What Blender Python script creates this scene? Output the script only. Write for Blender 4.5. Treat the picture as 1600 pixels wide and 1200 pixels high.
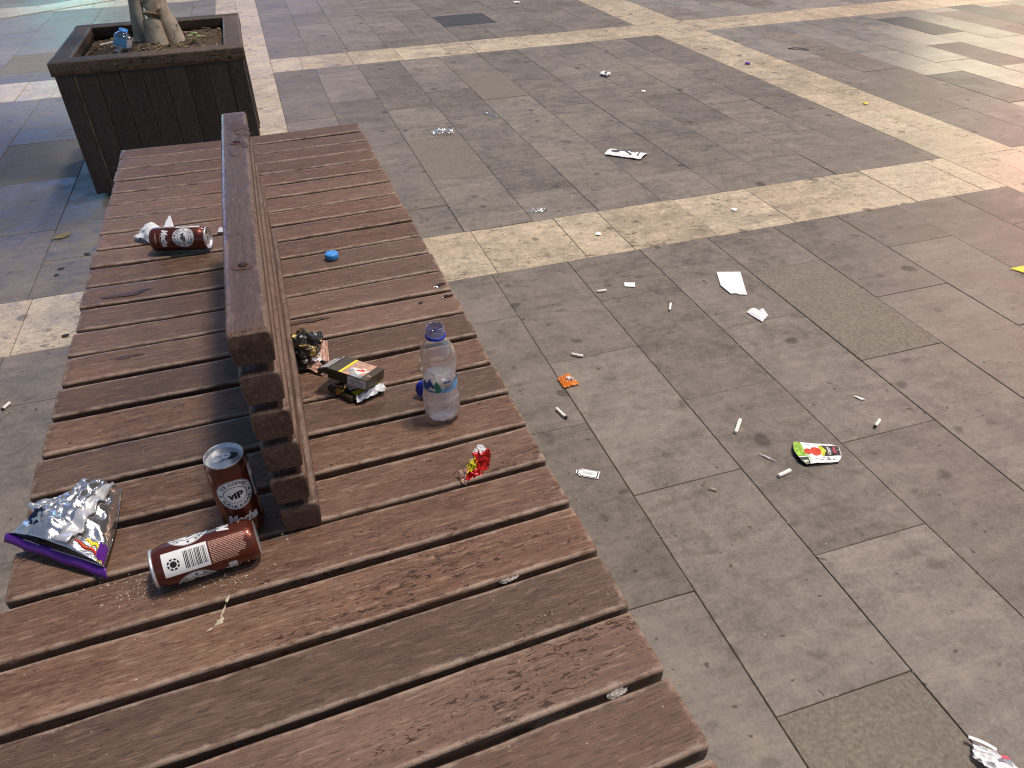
import bpy, bmesh, math, random
from mathutils import Vector, Matrix, noise as mnoise

# ------------------------------------------------------------------ clear
for o in list(bpy.data.objects):
    bpy.data.objects.remove(o)
SC = bpy.context.scene
COL = SC.collection
rad = math.radians

# ------------------------------------------------------------------ camera
cam_d = bpy.data.cameras.new('camera')
cam_d.sensor_width = 36.0
cam_d.lens = 26.5
cam_d.clip_start = 0.02
cam_d.clip_end = 400
cam = bpy.data.objects.new('camera', cam_d)
COL.objects.link(cam)
W = ((0.95211005, -0.19693793, 0.23388438),
     (-0.304919, -0.5550327, 0.77392707),
     (-0.02260212, -0.80817953, -0.58850232))
cam.matrix_world = Matrix(((W[0][0], -W[0][1], -W[0][2], 0.0),
                           (W[1][0], -W[1][1], -W[1][2], 0.0),
                           (W[2][0], -W[2][1], -W[2][2], 1.2),
                           (0, 0, 0, 1)))
SC.camera = cam

# ------------------------------------------------------------------ light
SUN_D = Vector((-0.32, -0.02, -1.0)).normalized()
wd = bpy.data.worlds.new('World')
SC.world = wd
wd.use_nodes = True
wn = wd.node_tree
sky = wn.nodes.new('ShaderNodeTexSky')
sky.sky_type = 'NISHITA'
sky.sun_disc = False
sky.sun_elevation = math.asin(-SUN_D.z)
sky.sun_rotation = math.atan2(-SUN_D.x, -SUN_D.y)
bg = wn.nodes['Background']
bg.inputs['Strength'].default_value = 0.068
wn.links.new(sky.outputs[0], bg.inputs[0])

sl = bpy.data.lights.new('plaza_lamp_light', 'SUN')
sl.energy = 2.3
sl.angle = rad(7)
sl.color = (1.0, 0.88, 0.77)
so = bpy.data.objects.new('plaza_lamp_light', sl)
so.rotation_euler = SUN_D.to_track_quat('-Z', 'Y').to_euler()
COL.objects.link(so)


def area(name, loc, target, size, energy, color):
    l = bpy.data.lights.new(name, 'AREA')
    l.shape = 'RECTANGLE'
    l.size, l.size_y = size
    l.energy = energy
    l.color = color
    o = bpy.data.objects.new(name, l)
    o.location = loc
    o.rotation_euler = (Vector(target) - Vector(loc)).to_track_quat('-Z', 'Y').to_euler()
    COL.objects.link(o)
    return o


# glow of the lit shop signs round the square, seen mirrored in the polished paving
area('yellow_sign_light', (8.8, 7.9, 1.9), (3.6, 3.3, 0), (1.5, 0.9), 38, (1.0, 0.90, 0.58))
area('pink_sign_light', (8.4, 5.6, 1.9), (3.4, 2.2, 0), (1.4, 1.2), 108, (1.0, 0.46, 0.36))
area('blue_sign_light', (-3.6, 12.0, 3.2), (-1.2, 4.5, 0), (2.5, 1.5), 58, (0.22, 0.34, 1.0))
area('violet_sign_light', (0.4, 13.5, 1.9), (0.2, 6.5, 0), (1.6, 1.0), 12, (0.45, 0.35, 1.0))
area('cyan_sign_light', (-2.6, 14.5, 1.6), (-1.2, 8.0, 0), (1.0, 0.8), 26, (0.25, 0.95, 0.9))
# the second plaza lamp, beyond the planter
pl = bpy.data.lights.new('far_lamp_light', 'POINT')
pl.energy = 240
pl.shadow_soft_size = 0.18
pl.color = (1.0, 0.88, 0.78)
po = bpy.data.objects.new('far_lamp_light', pl)
po.location = (0.9, 6.6, 5.2)
COL.objects.link(po)

# the plaza lamp behind the photographer, to the right
nl = bpy.data.lights.new('near_lamp_light', 'POINT')
nl.energy = 205
nl.shadow_soft_size = 0.2
nl.color = (1.0, 0.82, 0.66)
no_ = bpy.data.objects.new('near_lamp_light', nl)
no_.location = (2.8, -0.1, 4.4)
COL.objects.link(no_)

SC.view_settings.view_transform = 'Standard'
SC.view_settings.look = 'None'
SC.view_settings.exposure = 0.2
SC.view_settings.gamma = 1.0
SC.view_settings.use_curve_mapping = False
SC.render.engine = 'CYCLES'
SC.cycles.use_denoising = True
SC.cycles.filter_width = 1.15
SC.cycles.max_bounces = 12
SC.cycles.transmission_bounces = 12
SC.cycles.transparent_max_bounces = 12
SC.cycles.glossy_bounces = 6
SC.cycles.sample_clamp_indirect = 6


# ------------------------------------------------------------------ node helper
class NT:
    def __init__(self, name):
        self.m = bpy.data.materials.new(name)
        self.m.use_nodes = True
        self.t = self.m.node_tree
        self.b = self.t.nodes['Principled BSDF']

    def n(self, typ, **kw):
        nd = self.t.nodes.new(typ)
        for k, v in kw.items():
            setattr(nd, k, v)
        return nd

    def put(self, sock, v):
        if isinstance(v, bpy.types.NodeSocket):
            self.t.links.new(v, sock)
        elif isinstance(v, (tuple, list)) and len(v) == 3 and sock.type == 'RGBA':
            sock.default_value = (*v, 1)
        else:
            sock.default_value = v

    def math(self, op, a, b=0.0, c=0.0, clamp=False):
        nd = self.n('ShaderNodeMath', operation=op, use_clamp=clamp)
        self.put(nd.inputs[0], a)
        self.put(nd.inputs[1], b)
        self.put(nd.inputs[2], c)
        return nd.outputs[0]

    def vmath(self, op, a, b):
        nd = self.n('ShaderNodeVectorMath', operation=op)
        self.put(nd.inputs[0], a)
        self.put(nd.inputs[1], b)
        return nd.outputs[0]

    def mix(self, f, a, b, blend='MIX'):
        nd = self.n('ShaderNodeMix', data_type='RGBA', blend_type=blend)
        self.put(nd.inputs[0], f)
        self.put(nd.inputs[6], a)
        self.put(nd.inputs[7], b)
        return nd.outputs[2]

    def rng(self, v, a, b, c=0.0, d=1.0, smooth=False):
        nd = self.n('ShaderNodeMapRange')
        if smooth:
            nd.interpolation_type = 'SMOOTHSTEP'
        self.put(nd.inputs[0], v)
        for i, x in enumerate((a, b, c, d)):
            self.put(nd.inputs[i + 1], x)
        return nd.outputs[0]

    def noise(self, vec, scale, detail=4, rough=0.5, dist=0.0):
        nd = self.n('ShaderNodeTexNoise')
        self.put(nd.inputs['Vector'], vec)
        nd.inputs['Scale'].default_value = scale
        nd.inputs['Detail'].default_value = detail
        nd.inputs['Roughness'].default_value = rough
        nd.inputs['Distortion'].default_value = dist
        return nd.outputs['Fac']

    def vor(self, vec, scale, feature='F1', rnd=1.0):
        nd = self.n('ShaderNodeTexVoronoi', feature=feature)
        self.put(nd.inputs['Vector'], vec)
        nd.inputs['Scale'].default_value = scale
        nd.inputs['Randomness'].default_value = rnd
        sp = self.n('ShaderNodeSeparateColor')
        self.t.links.new(nd.outputs['Color'], sp.inputs[0])
        return nd.outputs['Distance'], sp.outputs[0], sp.outputs[1]

    def scale(self, vec, s):
        nd = self.n('ShaderNodeMapping')
        self.put(nd.inputs[0], vec)
        nd.inputs['Scale'].default_value = s
        return nd.outputs[0]

    def rotz(self, vec, a, s):
        nd = self.n('ShaderNodeMapping')
        self.put(nd.inputs[0], vec)
        nd.inputs['Rotation'].default_value = (0, 0, a)
        nd.inputs['Scale'].default_value = s
        return nd.outputs[0]

    def bump(self, h, strength, dist, nrm=None):
        nd = self.n('ShaderNodeBump')
        nd.inputs['Strength'].default_value = strength
        nd.inputs['Distance'].default_value = dist
        self.put(nd.inputs['Height'], h)
        if nrm is not None:
            self.put(nd.inputs['Normal'], nrm)
        return nd.outputs[0]

    def out(self, **kw):
        for k, v in kw.items():
            self.put(self.b.inputs[k.replace('_', ' ')], v)
        return self.m

    def pos(self):
        return self.n('ShaderNodeNewGeometry').outputs['Position']

    def obj(self):
        return self.n('ShaderNodeTexCoord').outputs['Object']

    def rand(self):
        return self.n('ShaderNodeObjectInfo').outputs['Random']

    def attr(self, name):
        return self.n('ShaderNodeAttribute', attribute_name=name).outputs['Fac']


def plain(name, col, rough=0.5, metal=0.0, var=0.12, scale=40, bump=0.0, **kw):
    """simple procedural material: colour broken up by noise"""
    t = NT(name)
    p = t.obj()
    f = t.noise(p, scale, 5, 0.6)
    lo = tuple(max(0, c * (1 - var)) for c in col)
    hi = tuple(min(1, c * (1 + var)) for c in col)
    c = t.mix(t.rng(f, 0.3, 0.7), lo, hi)
    r = t.rng(f, 0.3, 0.7, max(0.02, rough - 0.06), min(1, rough + 0.08))
    t.out(Base_Color=c, Roughness=r, Metallic=metal)
    if bump:
        t.out(Normal=t.bump(t.noise(p, scale * 3, 6, 0.6), bump, 0.002))
    for k, v in kw.items():
        t.put(t.b.inputs[k.replace('_', ' ')], v)
    return t.m


# ------------------------------------------------------------------ materials
def stone(name, c1, c2, r0, r1, grain=0.15, rough_tile=False, spots=1.0):
    t = NT(name)
    p = t.pos()
    rnd = t.math('FRACT', t.math('ADD', t.rand(), t.attr('rnd')))
    off = t.n('ShaderNodeCombineXYZ')
    t.put(off.inputs[0], t.math('MULTIPLY', rnd, 31.0))
    t.put(off.inputs[2], t.math('MULTIPLY', rnd, 17.0))
    pp = t.vmath('ADD', p, off.outputs[0])
    col = t.mix(rnd, c1, c2)
    big = t.noise(p, 1.7, 5, 0.6)
    blot = t.noise(pp, 7.5, 7, 0.66, 0.6)
    fine = t.noise(pp, 150, 5, 0.75)
    mid = t.noise(pp, 38, 7, 0.72, 0.4)
    streak = t.noise(t.rotz(pp, 0.5, (5, 26, 10)), 1.0, 7, 0.7, 0.7)
    v = t.math('ADD', t.rng(big, 0.3, 0.7, -0.16, 0.16), t.rng(blot, 0.3, 0.7, -0.22, 0.22))
    v = t.math('ADD', v, t.rng(streak, 0.3, 0.7, -0.2, 0.2))
    v = t.math('ADD', v, t.rng(mid, 0.3, 0.7, -0.24, 0.24))
    v = t.math('ADD', v, t.rng(fine, 0.3, 0.7, -grain * 1.5, grain * 1.5))
    v = t.math('ADD', v, 1.0)
    vc = t.n('ShaderNodeCombineColor')
    for i in range(3):
        t.put(vc.inputs[i], v)
    col = t.mix(1.0, col, vc.outputs[0], 'MULTIPLY')
    # worn warm dust patches
    dust = t.rng(t.noise(pp, 4.2, 6, 0.65, 0.4), 0.52, 0.68, 0, 0.35)
    col = t.mix(dust, col, tuple(min(1, x * 1.25) for x in c2))
    # dark greasy spots
    wob = t.vmath('ADD', p, t.vmath('MULTIPLY', t.n_col(p, 22), (0.045, 0.045, 0.0)))
    d, r1_, r2_ = t.vor(t.scale(wob, (1, 1, 0.0)), 8.5)
    rad_ = t.rng(r2_, 0, 1, 0.07, 0.2)
    sp = t.math('MULTIPLY', t.math('LESS_THAN', r1_, 0.42 * spots), t.rng(t.math('SUBTRACT', d, rad_), -0.05, 0.035, 1, 0))
    col = t.mix(t.math('MULTIPLY', sp, 0.6), col, (0.028, 0.024, 0.02))
    d, r1_, r2_ = t.vor(t.scale(wob, (1.0, 1.4, 0.0)), 15)
    sp = t.math('MULTIPLY', t.math('LESS_THAN', r1_, 0.42 * spots), t.rng(t.math('SUBTRACT', d, t.rng(r2_, 0, 1, 0.05, 0.28)), -0.12, 0.06, 1, 0))
    col = t.mix(t.math('MULTIPLY', sp, 0.42), col, (0.035, 0.030, 0.025))
    # tiny black specks and white flecks of grit
    d, r1_, r2_ = t.vor(t.scale(wob, (1, 1, 0.0)), 33)
    sp2 = t.math('MULTIPLY', t.math('LESS_THAN', r1_, 0.22), t.rng(d, 0.09, 0.16, 1, 0))
    col = t.mix(t.math('MULTIPLY', sp2, 0.7), col, (0.02, 0.016, 0.012))
    d, r1_, r2_ = t.vor(t.scale(p, (1, 1, 0.0)), 62)
    sp3 = t.math('MULTIPLY', t.math('LESS_THAN', r1_, 0.05), t.rng(d, 0.06, 0.14, 1, 0))
    col = t.mix(t.math('MULTIPLY', sp3, 0.7), col, (0.5, 0.46, 0.4))
    ro = t.rng(t.math('ADD', t.math('MULTIPLY', blot, 0.6), t.math('MULTIPLY', mid, 0.4)), 0.35, 0.65, r0, r1)
    h = t.math('ADD', t.math('MULTIPLY', mid, 0.6), t.math('MULTIPLY', fine, 0.25))
    h = t.math('ADD', h, t.math('MULTIPLY', blot, 0.8))
    if rough_tile:
        g = t.noise(pp, 120, 5, 0.75)
        col = t.mix(t.rng(g, 0.35, 0.65), tuple(x * 0.72 for x in c1), t.mix(0.5, col, c2))
        nrm = t.bump(g, 0.55, 0.004)
    else:
        nrm = t.bump(h, 0.22, 0.003)
    return t.out(Base_Color=col, Roughness=ro, Normal=nrm, Specular_IOR_Level=0.38)


def n_col(self, vec, scale):
    nd = self.n('ShaderNodeTexNoise')
    self.put(nd.inputs['Vector'], vec)
    nd.inputs['Scale'].default_value = scale
    nd.inputs['Detail'].default_value = 4
    return self.vmath('SUBTRACT', nd.outputs['Color'], (0.5, 0.5, 0.5))


NT.n_col = n_col

M = {}
M['grey'] = stone('grey_paving_stone', (0.150, 0.129, 0.1065), (0.204, 0.177, 0.148), 0.42, 0.68)
M['pale'] = stone('pale_polished_stone', (0.19, 0.165, 0.135), (0.27, 0.235, 0.195), 0.28, 0.5)
M['rough'] = stone('rough_tan_stone', (0.185, 0.160, 0.128), (0.275, 0.240, 0.192), 0.6, 0.8, 0.2, True)
M['dark'] = stone('dark_smooth_stone', (0.055, 0.05, 0.048), (0.075, 0.068, 0.064), 0.4, 0.55)
M['cream'] = stone('cream_limestone', (0.41, 0.335, 0.23), (0.50, 0.42, 0.30), 0.34, 0.58, 0.12, False, 1.6)


def cream_fix(m):
    """travertine pits running along the blocks"""
    t = NT.__new__(NT)
    t.m = m
    t.t = m.node_tree
    t.b = m.node_tree.nodes['Principled BSDF']
    old = t.b.inputs['Base Color'].links[0].from_socket
    p = t.pos()
    a = t.noise(t.rotz(p, 0.35, (22, 60, 1)), 1.0, 6, 0.65, 1.2)
    gate = t.noise(p, 5.5, 4, 0.6)
    pit = t.math('MULTIPLY', t.rng(a, 0.56, 0.62), t.rng(gate, 0.42, 0.58))
    b = t.noise(t.rotz(p, 0.2, (70, 130, 1)), 1.0, 4, 0.6, 0.5)
    pit2 = t.rng(b, 0.59, 0.66)
    f = t.math('MAXIMUM', t.math('MULTIPLY', pit, 0.85), t.math('MULTIPLY', pit2, 0.75))
    col = t.mix(f, old, (0.12, 0.085, 0.045))
    t.out(Base_Color=col)


cream_fix(M['cream'])

t = NT('mortar_bed')
p = t.pos()
f = t.noise(p, 60, 6, 0.7)
M['mortar'] = t.out(Base_Color=t.mix(t.rng(f, 0.35, 0.65), (0.022, 0.018, 0.015), (0.12, 0.10, 0.08)), Roughness=0.95, Specular_IOR_Level=0.1)


def wood(name, base, deep, light, chip_amt=0.0, rough=(0.46, 0.72), fleck=1.0, edge_col=None, chips=True):
    t = NT(name)
    o = t.obj()
    rnd = t.rand()
    off = t.n('ShaderNodeCombineXYZ')
    t.put(off.inputs[0], t.math('MULTIPLY', rnd, 53.0))
    t.put(off.inputs[1], t.math('MULTIPLY', rnd, 11.0))
    v = t.vmath('ADD', o, off.outputs[0])
    broad = t.noise(t.scale(v, (2.0, 6, 6)), 1.0, 5, 0.6, 0.5)
    grain = t.noise(t.scale(v, (4.5, 75, 75)), 1.0, 7, 0.62, 1.1)
    pore = t.noise(t.scale(v, (34, 460, 460)), 1.0, 5, 0.7)
    mott = t.noise(v, 38, 6, 0.65)
    col = t.mix(t.rng(grain, 0.30, 0.62), deep, base)
    col = t.mix(t.rng(t.math('ADD', t.math('MULTIPLY', broad, 0.6), t.math('MULTIPLY', mott, 0.4)), 0.46, 0.66, 0, 0.62), col, light)
    col = t.mix(t.rng(pore, 0.5, 0.64, 0, 0.7), col, tuple(x * 0.45 for x in deep))
    dash = t.noise(t.scale(v, (75, 400, 400)), 1.0, 4, 0.6, 0.3)
    col = t.mix(t.rng(dash, 0.60, 0.66, 0, 0.8), col, tuple(x * 0.35 for x in deep))
    pale = t.noise(t.scale(v, (30, 210, 210)), 1.0, 5, 0.7, 0.4)
    col = t.mix(t.rng(pale, 0.54, 0.68, 0, 0.75), col, tuple(min(1, x * 1.35) for x in light))
    tone = t.rng(rnd, 0, 1, 0.74, 1.18)
    grey = t.rng(t.math('FRACT', t.math('MULTIPLY', rnd, 13.7)), 0, 1, 0.0, 0.24)
    col = t.mix(grey, col, tuple(0.62 * sum(light) / 3 * k for k in (1.14, 0.97, 0.86)))
    tc = t.n('ShaderNodeCombineColor')
    for i in range(3):
        t.put(tc.inputs[i], tone)
    col = t.mix(1.0, col, tc.outputs[0], 'MULTIPLY')
    hgt = t.math('ADD', t.math('MULTIPLY', grain, 0.5), t.math('MULTIPLY', t.math('ADD', pore, dash), -0.4))
    if chips:
        ch = t.noise(t.scale(v, (52, 165, 165)), 1.0, 8, 0.68, 1.0)
        thr = t.math('ADD', ch, t.rng(t.noise(t.scale(v, (3.0, 9, 9)), 1.0, 3, 0.5), 0.3, 0.7, -0.12, 0.085))
        thr = t.math('ADD', thr, t.rng(t.math('FRACT', t.math('MULTIPLY', rnd, 7.31)), 0, 1, -0.09, 0.035))
        thr = t.math('ADD', thr, chip_amt)
        mask = t.rng(thr, 0.632, 0.650)
        col = t.mix(t.math('MULTIPLY', mask, 0.85), col, tuple(x * 0.32 for x in deep))
        halo = t.rng(thr, 0.56, 0.62, 0, 0.35)
        halo = t.math('MULTIPLY', halo, t.math('SUBTRACT', 1.0, mask))
        col = t.mix(halo, col, light)
        hgt = t.math('SUBTRACT', hgt, t.math('MULTIPLY', mask, 0.5))
    # scratches and pale scuffs
    scf = t.noise(t.scale(v, (7, 120, 120)), 1.0, 6, 0.75, 2.2)
    col = t.mix(t.rng(scf, 0.66, 0.74, 0, 0.5), col, tuple(min(1, x * 1.5) for x in light))
    if edge_col is not None:
        en = t.noise(t.scale(v, (30, 46, 46)), 1.0, 8, 0.72, 0.5)
        e = t.rng(t.math('ADD', t.attr('edge'), t.math('MULTIPLY', t.math('SUBTRACT', en, 0.5), 2.6)), 0.62, 1.15)
        e = t.math('MULTIPLY', e, t.rng(t.attr('edge'), 0.02, 0.3))
        col = t.mix(t.math('MULTIPLY', e, 0.52), col, edge_col)  # pale rim: worn paint plus an edge highlight put into the colour
    d, r1, r2 = t.vor(v, 120)
    fl = t.math('MULTIPLY', t.math('LESS_THAN', r1, 0.085 * fleck), t.rng(d, 0.06, 0.16, 1, 0))
    col = t.mix(t.math('MULTIPLY', fl, 0.8), col, (0.42, 0.36, 0.28))
    ro = t.rng(t.math('ADD', t.math('MULTIPLY', grain, 0.5), t.math('MULTIPLY', mott, 0.5)), 0.38, 0.62, rough[0], rough[1])
    ro = t.math('SUBTRACT', ro, t.math('MULTIPLY', t.attr('edge'), 0.16))
    return t.out(Base_Color=col, Roughness=ro, Normal=t.bump(hgt, 0.6, 0.0022), Specular_IOR_Level=0.26)


M['slat'] = wood('brown_painted_slat', (0.172, 0.093, 0.059), (0.100, 0.049, 0.030), (0.250, 0.160, 0.112), 0.004,
                 edge_col=(0.47, 0.36, 0.28))
M['beam'] = wood('brown_stained_beam', (0.118, 0.064, 0.044), (0.066, 0.033, 0.023), (0.185, 0.117, 0.083), -0.08,
                 (0.30, 0.48), 0.8, (0.25, 0.17, 0.125))
M['planter'] = wood('dark_stained_board', (0.045, 0.038, 0.038), (0.028, 0.023, 0.022), (0.070, 0.060, 0.057), -0.1,
                    (0.42, 0.65), 1.2, (0.09, 0.07, 0.055))
M['rim'] = wood('worn_planter_rim', (0.085, 0.060, 0.045), (0.045, 0.030, 0.022), (0.17, 0.128, 0.096), 0.02,
                (0.62, 0.85), 1.6, (0.19, 0.145, 0.105))
M['steel'] = plain('galvanised_steel', (0.25, 0.25, 0.26), 0.45, 0.9)
M['bolt'] = plain('rusty_bolt_steel', (0.05, 0.03, 0.025), 0.4, 0.7, 0.5, 300)
M['hole'] = plain('dark_recess', (0.02, 0.012, 0.009), 0.5)
M['wet'] = plain('wet_dark_stain', (0.03, 0.011, 0.008), 0.09, 0, 0.4, 90)
M['stain_recess'] = plain('dull_stain_and_recess_shade', (0.062, 0.030, 0.020), 0.5, 0, 0.3, 90)
M['aluminium'] = plain('brushed_aluminium', (0.72, 0.73, 0.76), 0.36, 0.75, 0.05, 200)
M['black'] = plain('black_print', (0.012, 0.012, 0.013), 0.4)
M['white_print'] = plain('white_print', (0.78, 0.78, 0.78), 0.35, 0, 0.03)
M['paper'] = plain('white_paper', (0.88, 0.88, 0.88), 0.7, 0, 0.03, 60, 0.15)
M['tissue'] = plain('white_tissue', (0.78, 0.80, 0.84), 0.85, 0, 0.04, 80, 0.3)
M['shred'] = plain('soiled_tissue', (0.40, 0.37, 0.34), 0.9, 0, 0.3, 150, 0.3)
M['filter'] = plain('cigarette_paper', (0.86, 0.84, 0.78), 0.8, 0, 0.06, 400)
M['ash'] = plain('burnt_ash', (0.03, 0.026, 0.023), 0.9)
M['can_red'] = plain('metallic_cocoa_lacquer', (0.125, 0.026, 0.013), 0.30, 0.5, 0.1, 60, 0.0, Coat_Weight=0.4)
M['cap_light'] = plain('light_blue_plastic', (0.055, 0.30, 0.78), 0.38, 0, 0.04)
M['cap_dark'] = plain('deep_blue_plastic', (0.012, 0.035, 0.42), 0.35, 0, 0.05)
M['purple'] = plain('purple_foil_print', (0.13, 0.022, 0.30), 0.3, 0.25, 0.12, 60)
M['navy'] = plain('navy_foil', (0.006, 0.012, 0.05), 0.25, 0.3)
M['yellow'] = plain('yellow_print', (0.80, 0.70, 0.03), 0.4, 0, 0.05)
M['red'] = plain('red_wrapper_film', (0.55, 0.012, 0.010), 0.25, 0.1, 0.2, 120)
M['orange'] = plain('orange_wrapper_film', (0.72, 0.20, 0.015), 0.28, 0.1, 0.2, 150)
M['packbrown'] = plain('drab_brown_card', (0.060, 0.047, 0.024), 0.4, 0, 0.1)
M['gold'] = plain('gold_foil', (0.55, 0.38, 0.13), 0.25, 1.0, 0.2, 200)
M['skin_print'] = plain('pinkish_photo_print', (0.52, 0.32, 0.23), 0.4, 0, 0.45, 140)
M['grey_print'] = plain('grey_photo_print', (0.30, 0.33, 0.38), 0.4, 0, 0.5, 160)
M['pink_paper'] = plain('pinkish_liner_paper', (0.50, 0.31, 0.24), 0.45, 0.1, 0.15, 120)
M['green_print'] = plain('leaf_green_print', (0.33, 0.55, 0.06), 0.35, 0, 0.5, 110)
M['tomato'] = plain('tomato_red_print', (0.72, 0.075, 0.028), 0.35, 0, 0.3, 70)
M['pink_print'] = plain('pink_lettering', (0.60, 0.07, 0.13), 0.4)
M['lime'] = plain('lime_print', (0.62, 0.68, 0.05), 0.4)
M['pale_green'] = plain('pale_green_print', (0.56, 0.74, 0.50), 0.4, 0, 0.2)
M['teal'] = plain('teal_print', (0.03, 0.25, 0.17), 0.4)
M['royal'] = plain('blue_print', (0.015, 0.09, 0.32), 0.4)
M['skyband'] = plain('sky_blue_label_film', (0.16, 0.45, 0.80), 0.3, 0, 0.15, 80, 0, Transmission_Weight=0.25)
M['text_grey'] = plain('grey_print_text', (0.16, 0.16, 0.17), 0.5)
M['soft_text'] = plain('pale_copper_text', (0.62, 0.36, 0.27), 0.4)
M['leaf_dry'] = plain('dry_leaf', (0.25, 0.19, 0.06), 0.7, 0, 0.3)
M['leaf_green'] = plain('ficus_leaf', (0.045, 0.095, 0.028), 0.45, 0, 0.35, 3)
M['sprig'] = plain('pale_green_leaf', (0.25, 0.36, 0.10), 0.5)
M['twig_dark'] = plain('pale_streak_wood', (0.085, 0.066, 0.048), 0.7, 0, 0.75, 30)
M['twig'] = plain('grey_twig', (0.30, 0.235, 0.15), 0.8)
M['crumb'] = plain('pale_crumb', (0.62, 0.54, 0.42), 0.8, 0, 0.2)
M['drop'] = plain('dried_cream_splash', (0.50, 0.44, 0.32), 0.55, 0, 0.2, 120)
M['gum'] = plain('trodden_gum', (0.018, 0.014, 0.012), 0.6)
M['purple_cap'] = plain('purple_plastic', (0.12, 0.03, 0.38), 0.4)

t = NT('planter_soil')
p = t.pos()
f = t.noise(p, 55, 8, 0.75)
M['soil'] = t.out(Base_Color=t.mix(t.rng(f, 0.35, 0.7), (0.028, 0.018, 0.011), (0.15, 0.105, 0.065)), Roughness=0.95,
                  Normal=t.bump(f, 0.9, 0.012))

t = NT('ficus_bark')
p = t.obj()
f = t.noise(p, 14, 7, 0.65, 0.5)
g = t.noise(t.scale(p, (95, 95, 24)), 1.0, 6, 0.6, 0.8)
c = t.mix(t.rng(f, 0.35, 0.65), (0.30, 0.25, 0.18), (0.56, 0.49, 0.38))
c = t.mix(t.rng(g, 0.60, 0.66, 0, 0.85), c, (0.05, 0.037, 0.026))
M['bark'] = t.out(Base_Color=c, Roughness=0.75, Normal=t.bump(t.math('ADD', f, g), 0.6, 0.008))

# crinkled metallised film of the snack bag
t = NT('silver_film')
p = t.obj()
h = t.math('ADD', t.noise(t.scale(p, (55, 90, 70)), 1.0, 4, 0.55, 2.0), t.math('MULTIPLY', t.noise(t.scale(p, (28, 260, 150)), 1.0, 3, 0.5, 1.0), 0.5))
M['silver'] = t.out(Base_Color=(0.80, 0.78, 0.77), Metallic=0.93, Roughness=0.19, Normal=t.bump(h, 0.3, 0.003))
t = NT('silver_seam')
h = t.noise(t.scale(t.obj(), (200, 60, 60)), 1.0, 3, 0.5)
M['seam'] = t.out(Base_Color=(0.72, 0.72, 0.73), Metallic=0.55, Roughness=0.36, Normal=t.bump(h, 0.2, 0.002))
t = NT('black_gold_film')
p = t.obj()
h = t.noise(p, 60, 3, 0.5, 1.2)
g = t.rng(t.noise(p, 38, 2, 0.5, 1.0), 0.56, 0.60)
M['blackgold'] = t.out(Base_Color=t.mix(g, (0.012, 0.010, 0.009), (0.62, 0.42, 0.14)), Metallic=t.math('MULTIPLY', g, 0.9),
                       Roughness=0.24, Normal=t.bump(h, 0.4, 0.004))

def clear(name, tint, rough, edge, bump_, scale):
    """thin clear plastic: see-through, with a skin of reflections that grows towards the rim"""
    t = NT(name)
    nrm = t.bump(t.noise(t.obj(), scale, 4, 0.55, 0.8), bump_, 0.003)
    tr = t.n('ShaderNodeBsdfTransparent')
    tr.inputs[0].default_value = (*tint, 1)
    gl = t.n('ShaderNodeBsdfGlossy')
    gl.inputs['Color'].default_value = (1, 1, 1, 1)
    gl.inputs['Roughness'].default_value = rough
    t.t.links.new(nrm, gl.inputs['Normal'])
    lw = t.n('ShaderNodeLayerWeight')
    lw.inputs['Blend'].default_value = edge
    t.t.links.new(nrm, lw.inputs['Normal'])
    mx = t.n('ShaderNodeMixShader')
    t.put(mx.inputs[0], t.math('ADD', t.math('MULTIPLY', lw.outputs['Facing'], 0.75), 0.05))
    t.t.links.new(tr.outputs[0], mx.inputs[1])
    t.t.links.new(gl.outputs[0], mx.inputs[2])
    t.t.links.new(mx.outputs[0], t.t.nodes['Material Output'].inputs['Surface'])
    t.t.nodes.remove(t.b)
    return t.m


M['pet'] = clear('clear_bottle_plastic', (0.975, 0.98, 0.99), 0.06, 0.22, 0.16, 70)
t = NT('still_water')
M['water'] = t.out(Base_Color=(0.95, 0.96, 0.97), Transmission_Weight=0.74, IOR=1.33, Roughness=0.2)
M['neck'] = clear('blue_tinted_neck_plastic', (0.72, 0.78, 0.98), 0.1, 0.3, 0.1, 60)
M['film'] = clear('clear_film', (0.93, 0.94, 0.95), 0.15, 0.2, 0.7, 160)


# ------------------------------------------------------------------ object helpers
def empty(name, loc, label=None, cat=None, group=None):
    o = bpy.data.objects.new(name, None)
    o.empty_display_size = 0.05
    o.location = loc
    COL.objects.link(o)
    tag(o, label, cat, group)
    return o


def tag(o, label=None, cat=None, group=None, kind=None):
    if label:
        o['label'] = label
    if cat:
        o['category'] = cat
    if group:
        o['group'] = group
    if kind:
        o['kind'] = kind
    return o


def mesh(name, v, f, smooth=False, fm=None, edge=None, mats=()):
    me = bpy.data.meshes.new(name)
    me.from_pydata([tuple(x) for x in v], [], f)
    for m in mats:
        me.materials.append(m)
    if fm is not None:
        me.polygons.foreach_set('material_index', fm)
    if smooth:
        me.polygons.foreach_set('use_smooth', [True] * len(me.polygons))
    if edge is not None:
        a = me.attributes.new('edge', 'FLOAT', 'POINT')
        a.data.foreach_set('value', edge)
    me.update()
    return me


def add(name, me, parent=None, loc=(0, 0, 0), rot=(0, 0, 0)):
    o = bpy.data.objects.new(name, me)
    o.location = loc
    o.rotation_euler = rot
    COL.objects.link(o)
    if parent is not None:
        o.parent = parent
    return o


def part(name, v, f, mat, root, smooth=False, fm=None):
    """mesh given in world coordinates, hung on a root that only has a location"""
    L = root.matrix_basis.translation if root is not None else Vector((0, 0, 0))
    mats = mat if isinstance(mat, (list, tuple)) else (mat,)
    return add(name, mesh(name, [Vector(x) - L for x in v], f, smooth, fm, None, mats), root)


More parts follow.
